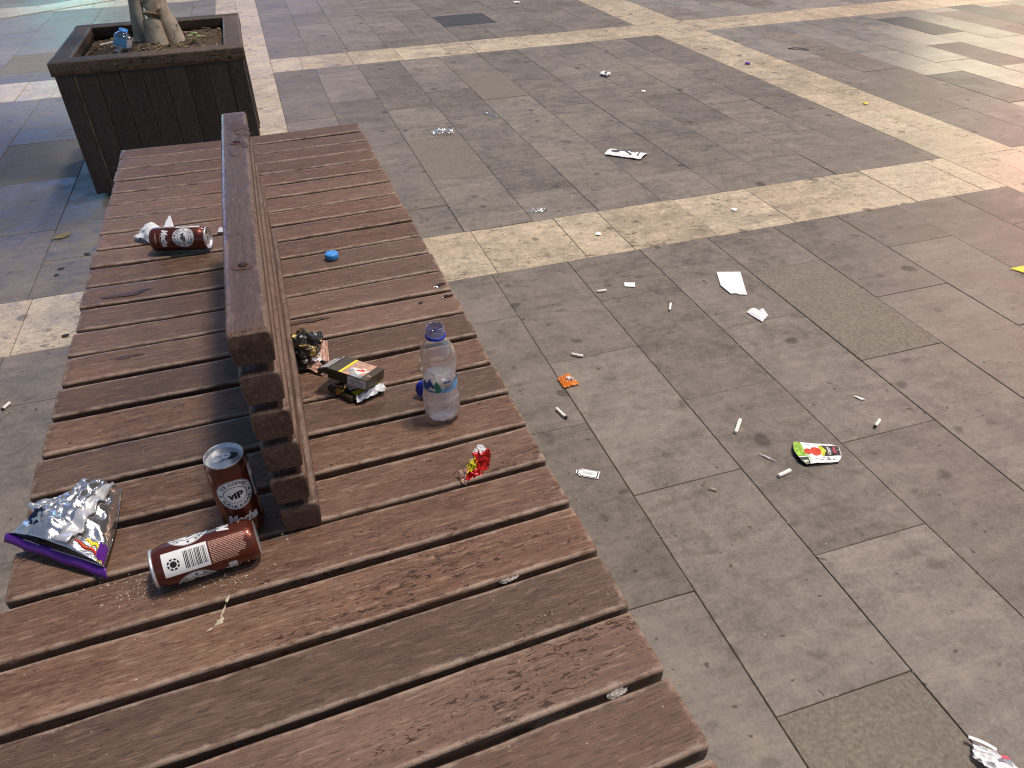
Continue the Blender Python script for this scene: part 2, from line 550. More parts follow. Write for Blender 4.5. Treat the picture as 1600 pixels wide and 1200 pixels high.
def solo(name, v, f, mat, label, cat, group=None, smooth=False, fm=None):
    """a thing that is one mesh: origin moved to its base"""
    v = [Vector(x) for x in v]
    c = sum(v, Vector()) / len(v)
    c.z = min(x.z for x in v)
    mats = mat if isinstance(mat, (list, tuple)) else (mat,)
    o = add(name, mesh(name, [x - c for x in v], f, smooth, fm, None, mats), None, c)
    return tag(o, label, cat, group)


def box(x0, x1, y0, y1, z0, z1):
    v = [(x, y, z) for z in (z0, z1) for y in (y0, y1) for x in (x0, x1)]
    f = [(0, 2, 3, 1), (4, 5, 7, 6), (0, 1, 5, 4), (2, 6, 7, 3), (0, 4, 6, 2), (1, 3, 7, 5)]
    return v, f


def lathe(prof, n=32, closed_top=False, closed_bot=False, ripple=None):
    v, f = [], []
    for i, (r, z) in enumerate(prof):
        for k in range(n):
            a = 2 * math.pi * k / n
            rr = r if ripple is None else r * ripple(i, a)
            v.append((rr * math.cos(a), rr * math.sin(a), z))
    for i in range(len(prof) - 1):
        for k in range(n):
            k2 = (k + 1) % n
            f.append((i * n + k, i * n + k2, (i + 1) * n + k2, (i + 1) * n + k))
    if closed_bot:
        f.append(tuple(range(n - 1, -1, -1)))
    if closed_top:
        b = (len(prof) - 1) * n
        f.append(tuple(b + k for k in range(n)))
    return v, f


def tube(path, radii, n=10, caps=True):
    v, f = [], []
    path = [Vector(q) for q in path]
    up = Vector((0.13, 0.31, 0.94)).normalized()
    for i, q in enumerate(path):
        d = (path[min(i + 1, len(path) - 1)] - path[max(i - 1, 0)]).normalized()
        a = d.cross(up)
        if a.length < 0.05:
            a = d.cross(Vector((1, 0, 0)))
        a.normalize()
        b = d.cross(a).normalized()
        for k in range(n):
            th = 2 * math.pi * k / n
            v.append(q + radii[i] * (a * math.cos(th) + b * math.sin(th)))
    for i in range(len(path) - 1):
        for k in range(n):
            k2 = (k + 1) % n
            f.append((i * n + k, (i + 1) * n + k, (i + 1) * n + k2, i * n + k2))
    if caps:
        f.append(tuple(range(n)))
        b = (len(path) - 1) * n
        f.append(tuple(b + k for k in range(n - 1, -1, -1)))
    return v, f


def join(*ms):
    v, f = [], []
    for a, b in ms:
        n = len(v)
        v += [Vector(x) for x in a]
        f += [tuple(i + n for i in q) for q in b]
    return v, f


def sheet(fn, nu, nv, thick=0.0004):
    """thin two-sided sheet of fn(u, v), closed along its border"""
    top = [Vector(fn(i / nu, j / nv)) for j in range(nv + 1) for i in range(nu + 1)]
    n = len(top)
    w = nu + 1
    nrm = [Vector() for _ in top]
    q = []
    for j in range(nv):
        for i in range(nu):
            a, b, c, d = j * w + i, j * w + i + 1, (j + 1) * w + i + 1, (j + 1) * w + i
            q.append((a, b, c, d))
            m = (top[c] - top[a]).cross(top[d] - top[b])
            for k in (a, b, c, d):
                nrm[k] += m
    v = top + [p - (m.normalized() if m.length else Vector((0, 0, 1))) * thick for p, m in zip(top, nrm)]
    f = list(q) + [(d + n, c + n, b + n, a + n) for a, b, c, d in q]
    ring = [i for i in range(w)] + [j * w + nu for j in range(1, nv + 1)] + \
           [nv * w + i for i in range(nu - 1, -1, -1)] + [j * w for j in range(nv - 1, 0, -1)]
    for k in range(len(ring)):
        a, b = ring[k], ring[(k + 1) % len(ring)]
        f.append((b, a, a + n, b + n))
    return v, f, len(q)


def bil(c, u, v):
    a = Vector(c[0]).lerp(Vector(c[1]), u)
    b = Vector(c[3]).lerp(Vector(c[2]), u)
    return a.lerp(b, v)


def nz(p, s, seed=0.0):
    return mnoise.noise(Vector((p[0] * s + seed * 7.13, p[1] * s - seed * 3.7, p[2] * s + seed)))


# ---- lettering
_gc = {}


def glyph(s, shear=0.0, offset=0.0):
    """unit-height lettering as flat mesh (verts2d, faces, width)"""
    key = (s, shear, offset)
    if key in _gc:
        return _gc[key]
    cu = bpy.data.curves.new('lettering', 'FONT')
    cu.body = s
    cu.size = 1.0
    cu.shear = shear
    cu.offset = offset
    cu.resolution_u = 3
    ob = bpy.data.objects.new('lettering', cu)
    COL.objects.link(ob)
    bpy.context.view_layer.update()
    dg = bpy.context.evaluated_depsgraph_get()
    me = bpy.data.meshes.new_from_object(ob.evaluated_get(dg))
    v = [(p.co.x, p.co.y) for p in me.vertices]
    f = [tuple(p.vertices) for p in me.polygons]
    bpy.data.objects.remove(ob)
    bpy.data.curves.remove(cu)
    bpy.data.meshes.remove(me)
    x0 = min(p[0] for p in v)
    x1 = max(p[0] for p in v)
    y0 = min(p[1] for p in v)
    v = [(p[0] - x0, p[1]) for p in v]
    _gc[key] = (v, f, x1 - x0)
    return _gc[key]


def text2d(s, height, cx, cy, width=None, shear=0.0, offset=0.02):
    """flat lettering centred on (cx, cy); cap height about 0.7 em"""
    v, f, w = glyph(s, shear, offset)
    k = height / 0.72
    kx = k if width is None else width / w
    return [(cx + (p[0] - w / 2) * kx, cy + p[1] * k - height / 2) for p in v], f


def arc_text(s, height, R, mid, top=True, spread=None, offset=0.03):
    """letters set round a circle; mid angle in radians"""
    k = height / 0.72
    ws = [glyph(c, 0, offset)[2] * k if c != ' ' else height * 0.45 for c in s]
    gap = height * 0.24
    total = sum(ws) + gap * (len(s) - 1)
    if spread:
        sc = spread * R / total
    else:
        sc = 1.0
    pos = -total / 2
    V, F = [], []
    for c, w in zip(s, ws):
        m = (pos + w / 2) * sc
        pos += w + gap
        if c == ' ':
            continue
        gv, gf, gw = glyph(c, 0, offset)
        ang = mid - m / R if top else mid + m / R
        n = len(V)
        for x, y in gv:
            lx = (x - gw / 2) * k
            ly = y * k - height / 2
            if top:
                rr, aa = R + ly, ang
                px = rr * math.cos(aa) + lx * math.sin(aa)
                py = rr * math.sin(aa) - lx * math.cos(aa)
            else:
                rr, aa = R - ly, ang
                px = rr * math.cos(aa) - lx * math.sin(aa)
                py = rr * math.sin(aa) + lx * math.cos(aa)
            V.append((px, py))
        F += [tuple(i + n for i in q) for q in gf]
    return V, F


def disc2d(cx, cy, rx, ry=None, n=28, rings=4, r_in=0.0):
    ry = rx if ry is None else ry
    V, F = [], []
    for j in range(rings + 1):
        q = r_in + (1 - r_in) * j / rings
        for k in range(n):
            a = 2 * math.pi * k / n
            V.append((cx + rx * q * math.cos(a), cy + ry * q * math.sin(a)))
    for j in range(rings):
        for k in range(n):
            k2 = (k + 1) % n
            F.append((j * n + k, (j + 1) * n + k, (j + 1) * n + k2, j * n + k2))
    return V, F


def rect2d(x0, x1, y0, y1, nx=1, ny=1):
    V = [(x0 + (x1 - x0) * i / nx, y0 + (y1 - y0) * j / ny) for j in range(ny + 1) for i in range(nx + 1)]
    w = nx + 1
    F = [(j * w + i, j * w + i + 1, (j + 1) * w + i + 1, (j + 1) * w + i) for j in range(ny) for i in range(nx)]
    return V, F


def join2(*ms):
    v, f = [], []
    for a, b in ms:
        n = len(v)
        v += list(a)
        f += [tuple(i + n for i in q) for q in b]
    return v, f


def fine2d(VF, maxlen):
    """cut long triangles so that flat print bends smoothly round a can"""
    bm = bmesh.new()
    vs = [bm.verts.new((x, y, 0)) for x, y in VF[0]]
    for q in VF[1]:
        try:
            bm.faces.new([vs[i] for i in q])
        except ValueError:
            pass
    bmesh.ops.triangulate(bm, faces=bm.faces[:])
    for _ in range(4):
        es = [e for e in bm.edges if abs(e.verts[0].co.x - e.verts[1].co.x) > maxlen]
        if not es:
            break
        bmesh.ops.subdivide_edges(bm, edges=es, cuts=1)
        bmesh.ops.triangulate(bm, faces=[q for q in bm.faces if len(q.verts) > 3])
    bm.verts.index_update()
    v = [(q.co.x, q.co.y) for q in bm.verts]
    f = [tuple(x.index for x in q.verts) for q in bm.faces]
    bm.free()
    return v, f


def plank(L, w, t, r, nseg, warp=None, seed=0):
    """board along local X, top at z=0, rounded top edges; returns mesh data with the attribute for edge wear and painted edge highlight"""
    prof = []           # (y, z, edge)
    def corner(cy, cz, a0, a1, e):
        for k in range(4):
            a = a0 + (a1 - a0) * k / 3
            prof.append((cy + r * math.cos(a), cz + r * math.sin(a), e))
    h = w / 2
    fi = h - r - min(0.008, 0.35 * h)
    prof.append((-h, -r - 0.0012, 0.15))
    corner(-h + r, -r, math.pi, math.pi / 2, 1.0)
    prof.append((-h + r + 0.0018, 0.0, 0.7))
    prof.append((-fi, 0.0, 0.0))
    for k in (-0.5, 0.0, 0.5):
        prof.append((fi * k, 0.0, 0.0))
    prof.append((fi, 0.0, 0.0))
    prof.append((h - r - 0.0018, 0.0, 0.7))
    corner(h - r, -r, math.pi / 2, 0, 1.0)
    prof.append((h, -r - 0.0012, 0.15))
    prof.append((h, -t * 0.55, 0.1))
    prof.append((h - 0.002, -t, 0.0))
    prof.append((-h + 0.002, -t, 0.0))
    prof.append((-h, -t * 0.55, 0.1))
    n = len(prof)
    xs = [-L / 2, -L / 2 + 0.0025, -L / 2 + 0.014] + [-L / 2 + 0.0025 + (L - 0.005) * k / nseg for k in range(1, nseg)] + [L / 2 - 0.014, L / 2 - 0.0025, L / 2]
    V, E = [], []
    for i, x in enumerate(xs):
        end = i in (0, len(xs) - 1)
        s = 1.0
        dy, dz, tw = warp(x) if warp else (0, 0, 0)
        for (y, z, e) in prof:
            yy, zz = y, z
            if end:
                yy *= (h - 0.0022) / h
                zz = z - 0.0022 if z > -t * 0.5 else z
            k = nz((x, y, z), 9, seed) * 0.0006 + (nz((x, y, z), 55, seed) * 0.0006 if e > 0.5 else 0)
            V.append((x, yy + dy + k, zz + dz + tw * y + k))
            E.append(max(e, 0.8 if (end or i in (1, len(xs) - 2)) and z > -t * 0.4 else 0))
    F = []
    for i in range(len(xs) - 1):
        for k in range(n):
            k2 = (k + 1) % n
            F.append((i * n + k, i * n + k2, (i + 1) * n + k2, (i + 1) * n + k))
    F.append(tuple(range(n - 1, -1, -1)))
    b = (len(xs) - 1) * n
    F.append(tuple(b + k for k in range(n)))
    return V, F, E


def flat_ends(me):
    n = len(me.polygons)
    for k in (n - 1, n - 2):
        me.polygons[k].use_smooth = False


def plank_obj(name, L, w, t, r, nseg, mat, parent, loc, rot=(0, 0, 0), warp=None, seed=0):
    V, F, E = plank(L, w, t, r, nseg, warp, seed)
    me = mesh(name, V, F, True, None, E, (mat,))
    flat_ends(me)
    return add(name, me, parent, loc, rot)


def proj(p):
    d = Vector(p) - Vector((0, 0, 1.2))
    c = [sum(W[i][k] * d[i] for i in range(3)) for k in range(3)]
    if c[2] <= 0.05:
        return None
    return 800 + 1178 * c[0] / c[2], 600 + 1178 * c[1] / c[2]


# ------------------------------------------------------------------ the square: ground and paving
v, f = box(-90, 90, -90, 90, -0.35, -0.0034)
pave = add('pavement', mesh('pavement', v, f, False, None, None, (M['mortar'],)))
tag(pave, kind='structure')

R = random.Random(4)
slabs = []          # x0, x1, y0, y1, material key


def fill_cols(xs, y0, y1, anchor, L, pick, special=None):
    for k in range(len(xs) - 1):
        a = anchor(k)
        ys = [y0]
        n = math.floor((y0 - a) / L) + 1
        y = a + n * L
        while y < y1 - 0.06:
            if y > y0 + 0.06:
                ys.append(y)
            y += L
        ys.append(y1)
        for j in range(len(ys) - 1):
            slabs.append([xs[k], xs[k + 1], ys[j], ys[j + 1], pick(k, (ys[j] + ys[j + 1]) / 2)])


XK = [0.066] + [0.0573 + 0.2737 * k for k in range(1, 10)] + [2.796]


def pick_main(k, y):
    if k == 5 and 1.366 < y < 1.92:
        return 'rough'
    if k == 2 and 3.1 < y < 3.66:
        return 'rough'
    if k == 2 and y < 0.54 and y > -0.05:
        return 'rough'
    if k == 4 and 4.3 < y < 4.8:
        return 'rough'
    return 'grey'


def pick_grey(k, y):
    q = R.random()
    return 'rough' if q < 0.05 else 'grey'


def pick_right(k, y):
    if (k == 2 and 3.1 < y < 3.75) or (k == 5 and 4.45 < y < 5.1) or (k == 8 and 4.6 < y < 5.3) or (k == 9 and 3.3 < y < 3.9):
        return 'dark'
    if k <= 1 and y < 4.6:
        return 'grey'
    return R.choice(['pale', 'pale', 'pale', 'grey'])


L0 = 0.553
YL, YB0, YB1, YA0, YA1 = -1.9, 2.205, 2.563, 5.335, 5.715
fill_cols(XK, YL, YB0, lambda k: 1.637 if k % 2 == 0 else 1.913, L0, pick_main)
fill_cols(XK, YB1, YA0, lambda k: 3.11 if k % 2 == 0 else 2.837, L0, pick_main)
fill_cols(XK, YA1, 8.47, lambda k: 6.265 if k % 2 == 1 else 5.99, 0.455 if False else L0, pick_grey)
fill_cols(XK, 8.85, 12.0, lambda k: 9.4 if k % 2 == 0 else 9.1, L0, pick_grey)
XR = [3.18 + 0.272 * j for j in range(0, 22)]
fill_cols(XR, YL, YB0, lambda k: 1.6 if k % 2 == 0 else 1.9, 0.6, pick_grey)
fill_cols(XR, YB1, YA0, lambda k: 3.105 if k % 2 == 0 else 2.69 + 0.01 * k, 0.605, pick_right)
fill_cols(XR, YA1, 8.47, lambda k: 6.3 if k % 2 == 0 else 6.0, 0.6, pick_right)
fill_cols(XR, 8.85, 12.0, lambda k: 9.4 if k % 2 == 0 else 9.1, 0.6, pick_grey)
XLFT = [-4.44, -4.045, -3.65, -3.255, -2.86, -2.465, -2.07, -1.675, -1.28, -0.885, -0.49, -0.29]
for (a, b, c) in ((YL, YB0, 1.63), (YB1, 5.25, 3.15), (5.72, 8.47, 6.3), (8.85, 12.0, 9.4)):
    fill_cols(XLFT, a, b, lambda k, c=c: c if k % 2 == 0 else c + 0.3, 0.6, pick_grey)
# one dark slab set across the joints of the far field
for s in slabs:
    if abs(s[0] - XK[5]) < 0.01 and s[2] > 6.2 and s[3] < 6.9:
        s[1] = 1.845
        s[3] = 6.72
        s[4] = 'dark'
        d0 = list(s)
slabs2 = []
for s in slabs:
    if abs(s[0] - XK[6]) < 0.01 and s[3] > 6.27 and s[2] < 6.72 and s[4] != 'dark':
        if s[2] < 6.26:
            slabs2.append([s[0], s[1], s[2], 6.262, s[4]])
        slabs2.append([1.848, s[1], max(s[2], 6.265), min(s[3], 6.72), s[4]])
        if s[3] > 6.73:
            slabs2.append([s[0], s[1], 6.722, s[3], s[4]])
    else:
        slabs2.append(s)
for k in (5,):
    slabs2.append([XK[5], 1.700, 6.722, 6.815, 'grey'])
slabs = slabs2

# cream bands
def band_h(x0, x1, y0, y1, seed):
    r = random.Random(seed)
    x = x0
    while x < x1 - 0.02:
        w = r.choice([0.182, 0.19, 0.182, 0.33])
        e = min(x + w, x1)
        if x1 - e < 0.09:
            e = x1
        if r.random() < 0.22:
            m = (y0 + y1) / 2
            slabs.append([x, e, y0, m, 'cream'])
            slabs.append([x, e, m, y1, 'cream'])
        else:
            slabs.append([x, e, y0, y1, 'cream'])
        x = e


def band_v(x0, x1, y0, y1, seed):
    r = random.Random(seed)
    y = y0
    while y < y1 - 0.02:
        e = min(y + r.choice([0.36, 0.5, 0.36]), y1)
        if y1 - e < 0.12:
            e = y1
        if r.random() < 0.55:
            m = (x0 + x1) / 2
            slabs.append([x0, m, y, e, 'cream'])
            slabs.append([m, x1, y, e, 'cream'])
        else:
            slabs.append([x0, x1, y, e, 'cream'])
        y = e


HB = ((YB0, YB1), (YA0, YA1), (8.47, 8.85))
for i, (a, b) in enumerate(HB):
    band_h(0.0573 - 0.35 if i < 0 else 0.066, 2.796, a, b, 20 + i)
    band_h(3.18, 9.0, a, b, 30 + i)
    a2, b2 = (5.25, 5.72) if i == 1 else (a, b)
    band_h(-4.44, -0.29, a2, b2, 40 + i)
band_v(-0.29, 0.066, YL, 12.0, 50)
band_v(2.796, 3.18, YL, 12.0, 51)

# keep clear of the diagonal cream band far left
DA, DB = Vector((-2.75, 7.77)), Vector((-0.6, 9.28))
dd = (DB - DA).normalized()
dn = Vector((-dd.y, dd.x))


def in_diag(s):
    c = Vector(((s[0] + s[1]) / 2, (s[2] + s[3]) / 2)) - DA
    return -0.05 < c.dot(dn) < 0.45 and c.dot(dd) > -0.2 and c.dot(dd) < 2.6 and s[0] < -0.3


def px_area(s):
    ps = [proj((x, y, 0)) for x in s[:2] for y in s[2:4]]
    if any(q is None for q in ps):
        return 0
    xs = [min(max(q[0], 0), 1600) for q in ps]
    ys = [min(max(q[1], 0), 1200) for q in ps]
    return (max(xs) - min(xs)) * (max(ys) - min(ys))


_sm = {}


def slab_mesh(w, l, key):
    k = (round(w, 3), round(l, 3), key)
    if k not in _sm:
        a, b = w / 2 - 0.0010, l / 2 - 0.0006
        c = 0.0011
        vv, ff = [], []
        for (s, z) in ((0, -0.03), (0, -c), (c, 0.0)):
            vv += [(-a + s, -b + s, z), (a - s, -b + s, z), (a - s, b - s, z), (-a + s, b - s, z)]
        for r_ in (0, 4):
            for q in range(4):
                q2 = (q + 1) % 4
                ff.append((r_ + q, r_ + q2, r_ + 4 + q2, r_ + 4 + q))
        ff.append((8, 9, 10, 11))
        _sm[k] = mesh('cream_slab' if key == 'cream' else 'paving_slab', vv, ff, False, None, None, (M[key],))
    return _sm[k]


for s in slabs:
    s.append(px_area(s))
slabs.sort(key=lambda s: -s[5])
cnt = {'cream_slab': 0, 'paving_slab': 0}
rest = []
R = random.Random(9)
for s in slabs:
    nm = 'cream_slab' if s[4] == 'cream' else 'paving_slab'
    if in_diag(s) and s[2] > 7.2:
        rest.append(s)
        continue
    if s[5] > 90 and cnt[nm] < 285:
        cnt[nm] += 1
        cx, cy = (s[0] + s[1]) / 2, (s[2] + s[3]) / 2
        add(nm, slab_mesh(s[1] - s[0], s[3] - s[2], s[4]), pave,
            (cx, cy, R.uniform(-0.0016, 0.0)), (R.uniform(-0.0022, 0.0022), R.uniform(-0.003, 0.003), R.uniform(-0.001, 0.001)))
    else:
        rest.append(s)
keys = ['grey', 'pale', 'rough', 'dark', 'cream']
vv, ff, fm, rn = [], [], [], []
for s in rest:
    g, c = 0.0013, 0.002
    n = len(vv)
    for (q, z) in ((0, -0.03), (0, -c), (c, 0.0)):
        z = z - (0.0006 if z == 0 else 0) * R.random()
        vv += [(s[0] + g + q, s[2] + g + q, z), (s[1] - g - q, s[2] + g + q, z), (s[1] - g - q, s[3] - g - q, z), (s[0] + g + q, s[3] - g - q, z)]
    r_ = R.random()
    for a in (0, 4):
        for q in range(4):
            q2 = (q + 1) % 4
            ff.append((n + a + q, n + a + q2, n + a + 4 + q2, n + a + 4 + q))
    ff.append((n + 8, n + 9, n + 10, n + 11))
    fm += [keys.index(s[4])] * 9
    rn += [r_] * 9
me = mesh('outlying_paving', vv, ff, False, fm, None, [M[k] for k in keys])
a = me.attributes.new('rnd', 'FLOAT', 'FACE')
a.data.foreach_set('value', rn)
tag(add('outlying_paving', me, pave), kind='stuff')
# diagonal cream band, laid as long blocks
x = 0.0
L = (DB - DA).length
while x < L:
    e = min(x + 0.42, L)
    q = [DA + dd * (x + 0.002), DA + dd * (e - 0.002), DA + dd * (e - 0.002) + dn * 0.36, DA + dd * (x + 0.002) + dn * 0.36]
    vb = [(p_.x, p_.y, 0.0005) for p_ in q] + [(p_.x, p_.y, 0.004) for p_ in q]
    fb = [(0, 1, 5, 4), (1, 2, 6, 5), (2, 3, 7, 6), (3, 0, 4, 7), (4, 5, 6, 7)]
    add('cream_slab', mesh('cream_slab', vb, fb, False, None, None, (M['cream'],)), pave)
    x = e

# ------------------------------------------------------------------ bench
S = 0.45
BO = Vector((-0.08, 1.2, 0))
bench = empty('bench', BO, 'long brown slatted wooden bench with low beam backrest along its middle', 'bench')


def rel(p):
    return Vector(p) - BO


R = random.Random(21)
slat_tops = {}
for i in range(-5, 24):
    y = 0.326 + 0.0927 * i
    if y > 2.46:
        break
    xr = 0.302 - 0.0148 * y + R.uniform(-0.002, 0.002)
    xl = -0.4235 - 0.0135 * y + R.uniform(-0.003, 0.003)
    dl = max(0.0, min(0.05, 0.030 - 0.045 * (y - 0.75)) if y > 0.75 else 0.030 + 0.02 * (0.75 - y))
    if y > 1.42:
        dl = 0.002
    p0 = Vector((xl, y - dl, 0))
    p1 = Vector((xr, y, 0))
    ax = p1 - p0
    L = ax.length
    ang = math.atan2(ax.y, ax.x)
    w = 0.0925 - 0.0097 + R.uniform(-0.0012, 0.0008)
    mid = (p0 + p1) / 2 + Vector((-math.sin(ang), math.cos(ang), 0)) * (w / 2)
    b1, b2, ph, tw = R.uniform(-0.003, 0.0015), R.uniform(0.0005, 0.0014), R.uniform(0, 6.3), R.uniform(-0.012, 0.012)
    by = R.uniform(-0.0015, 0.0015) + (0.006 if y > 1.4 else 0.0)

    def warp(xx, L=L, b1=b1, b2=b2, ph=ph, tw=tw, by=by):
        u = 2 * xx / L
        return (-by * (1 - u * u), b1 * (1 - u * u) * 0.6 + b2 * 1.3 * math.sin(7 * xx + ph) - 0.0008, tw + 0.006 * math.sin(4 * xx + ph))
    plank_obj('slat', L, w, 0.03, 0.0036, 26, M['slat'], bench, rel((mid.x, mid.y, S)), (0, 0, ang), warp, i)

# frame below the seat
for xx in (-0.30, 0.16):
    v, f = box(xx - 0.02, xx + 0.02, -0.1, 2.38, S - 0.075, S - 0.035)
    part('support_rail', v, f, M['steel'], bench)
for yy in (0.25, 1.25, 2.2):
    for xx in (-0.30, 0.16):
        v, f = join(box(xx - 0.025, xx + 0.025, yy - 0.025, yy + 0.025, 0.008, S - 0.075),
                    box(xx - 0.055, xx + 0.055, yy - 0.055, yy + 0.055, 0.0, 0.008))
        part('leg', v, f, M['steel'], bench)
    v, f = box(-0.28, 0.14, yy - 0.02, yy + 0.02, S - 0.115, S - 0.078)
    part('cross_rail', v, f, M['steel'], bench)

# backrest: six beams lying on one another with slim spacers
for i in range(6):
    z1 = 0.0535 * i + 0.0435 + (0.001 if i == 5 else 0)
    y0 = 0.762 + R.uniform(-0.003, 0.003)
    y1 = 1.648 + R.uniform(-0.003, 0.003)
    wd_ = 0.047 + (0.004 if i == 0 else 0.0015 if i == 5 else 0)
    xc = -0.0715 + R.uniform(-0.001, 0.001) + (0.004 if i == 0 else 0)
    bw = R.uniform(-0.0015, 0.0015)

    def warp(xx, bw=bw):
        u = xx / 0.45
        return (bw * (1 - u * u), 0, 0)
    o = plank_obj('backrest_beam', y1 - y0, wd_, 0.0405, 0.0055, 22, M['beam'], bench,
                  rel((xc, (y0 + y1) / 2, S + z1)), (0, 0, math.pi / 2), warp, 60 + i)
    if i < 5:
        for yy in (0.934, 1.447):
            v, f = lathe([(0.014, S + z1 - 0.004), (0.014, S + z1 + 0.016)], 14)
            v = [(a + xc, b + yy, c) for a, b, c in v]
            part('spacer', v, f, M['hole'], bench)
ztop = S + 0.0535 * 5 + 0.0445
for (bx, by_) in ((-0.0735, 0.936), (-0.070, 1.449)):
    v, f = lathe([(0.0125, ztop - 0.003), (0.0125, ztop + 0.0004), (0.0095, ztop + 0.0006)], 20, True)
    v = [(a * 1.15 + bx, b * 0.9 + by_, c) for a, b, c in v]
    w = part('bolt', v, f, M['stain_recess'], bench)  # flat dark ring, painting the shade of the bolt's recess
    v, f = lathe([(0.0060, ztop - 0.002), (0.0060, ztop + 0.0018), (0.0048, ztop + 0.0026), (0.001, ztop + 0.0028)], 6, True)
    v = [Vector((a + bx + 0.001, b + by_ + 0.001, c)) - BO for a, b, c in v]
    add('bolt_head', mesh('bolt_head', v, f, False, None, None, (M['bolt'],)), w)


def blob(cx, cy, z, rx, ry, ang, seed, n=26, rough=0.5, t=0.0005):
    V = [Vector((cx, cy, z + t))]
    for ring, (k, zz) in enumerate(((0.6, z + t), (1.0, z))):
        for i in range(n):
            a = 2 * math.pi * i / n
            q = 1 + rough * nz((math.cos(a) * 1.4, math.sin(a) * 1.4, seed), 1.6, seed) + 0.3 * rough * nz((math.cos(a), math.sin(a), 0), 6, seed)
            x_, y_ = rx * q * k * math.cos(a), ry * q * k * math.sin(a)
            V.append(Vector((cx + x_ * math.cos(ang) - y_ * math.sin(ang), cy + x_ * math.sin(ang) + y_ * math.cos(ang), zz)))
    F = [(0, 1 + i, 1 + (i + 1) % n) for i in range(n)]
    F += [(1 + i, 1 + n + i, 1 + n + (i + 1) % n, 1 + (i + 1) % n) for i in range(n)]
    return V, F


ZT = S + 0.0006
for (cx, cy, rx, ry, an, m) in ((-0.363, 1.555, 0.040, 0.011, 0.06, 'stain_recess'), (0.262, 1.368, 0.016, 0.007, 0.15, 'wet'),
                                (0.268, 1.318, 0.010, 0.005, 0.1, 'wet'), (-0.02, 1.315, 0.045, 0.006, 0.05, 'stain_recess'),
                                (0.21, 1.31, 0.006, 0.003, 0.1, 'wet'), (-0.335, 1.30, 0.03, 0.006, 0.04, 'stain_recess')):
    v, f = blob(cx, cy, ZT, rx, ry, an, cx * 31 + cy * 7, 26, 0.7)
    part('stain', v, f, M[m], bench, True)
for (cx, cy, rx, ry) in ((-0.066, 1.545, 0.016, 0.03), (-0.058, 1.50, 0.014, 0.018), (-0.079, 1.395, 0.004, 0.02), (-0.056, 1.43, 0.005, 0.016)):
    v, f = blob(cx, cy, ztop + 0.0003, rx, ry, 0.2, cx * 90 + cy * 5, 26, 0.9)
    part('stain', v, f, M['stain_recess'], bench, True)

# ------------------------------------------------------------------ planter with its tree
PX0, PX1, PY0, PY1, PH = -0.765, -0.062, 3.43, 4.19, 0.54
PO = Vector(((PX0 + PX1) / 2, (PY0 + PY1) / 2, 0))
planter = empty('planter', PO, 'square dark wooden planter box with worn rim at the far end of the bench', 'planter')


def prel(p):
    return Vector(p) - PO


VT = (0, -math.pi / 2, 0)
zc = (PH - 0.05) / 2 + 0.012
hh = PH - 0.05 - 0.012


def wall_boards(face):
    """posts and upright boards of one side; face = 'front', 'back', 'left', 'right'"""
    horiz = face in ('front', 'back')
    a0, a1 = (PX0, PX1) if horiz else (PY0 + 0.03, PY1 - 0.03)
    post = 0.066
    n = 7
    bw = (a1 - a0 - 2 * post) / n
    items = [(a0 + post / 2, post - 0.002, 0.0, 'corner_post')]
    items += [(a0 + post + bw * (k + 0.5), bw - 0.0016, 0.006, 'board') for k in range(n)]
    items += [(a1 - post / 2, post - 0.002, 0.0, 'corner_post')]
    for c, w_, dep, nm in items:
        if nm == 'corner_post' and not horiz:
            nm = 'corner_post'
        if face == 'front':
            loc, rz = (c, PY0 + dep, zc), 0.0
            m = Matrix.Translation(prel(loc)) @ Matrix(((0, 1, 0), (0, 0, -1), (-1, 0, 0))).to_4x4()
        elif face == 'back':
            m = Matrix.Translation(prel((c, PY1 - dep, zc))) @ Matrix(((0, -1, 0), (0, 0, 1), (-1, 0, 0))).to_4x4()
        elif face == 'left':
            m = Matrix.Translation(prel((PX0 + 0.004 + dep, c, zc))) @ Matrix(((0, 0, -1), (0, -1, 0), (-1, 0, 0))).to_4x4()
        else:
            m = Matrix.Translation(prel((PX1 - 0.004 - dep, c, zc))) @ Matrix(((0, 0, 1), (0, 1, 0), (-1, 0, 0))).to_4x4()
        V, F, E = plank(hh, w_, 0.02, 0.003, 8, None, c * 9)
        o = add(nm, mesh(nm, V, F, True, None, E, (M['planter'],)), planter)
        o.matrix_local = m


for face in ('front', 'back', 'left', 'right'):
    wall_boards(face)
v, f = box(PX0 + 0.0665, PX0 + 0.0735, PY0 - 0.0015, PY0 + 0.012, 0.02, PH - 0.055)
part('pale_streak', v, f, M['twig_dark'], planter)  # thin strip added to draw the pale streak on the post
v, f = join(box(PX0 + 0.034, PX1 - 0.034, PY0 + 0.030, PY0 + 0.036, 0.02, 0.47), box(PX0 + 0.034, PX1 - 0.034, PY1 - 0.036, PY1 - 0.030, 0.02, 0.47),
            box(PX0 + 0.030, PX0 + 0.034, PY0 + 0.03, PY1 - 0.03, 0.02, 0.47), box(PX1 - 0.034, PX1 - 0.030, PY0 + 0.03, PY1 - 0.03, 0.02, 0.47))
part('liner', v, f, M['black'], planter)
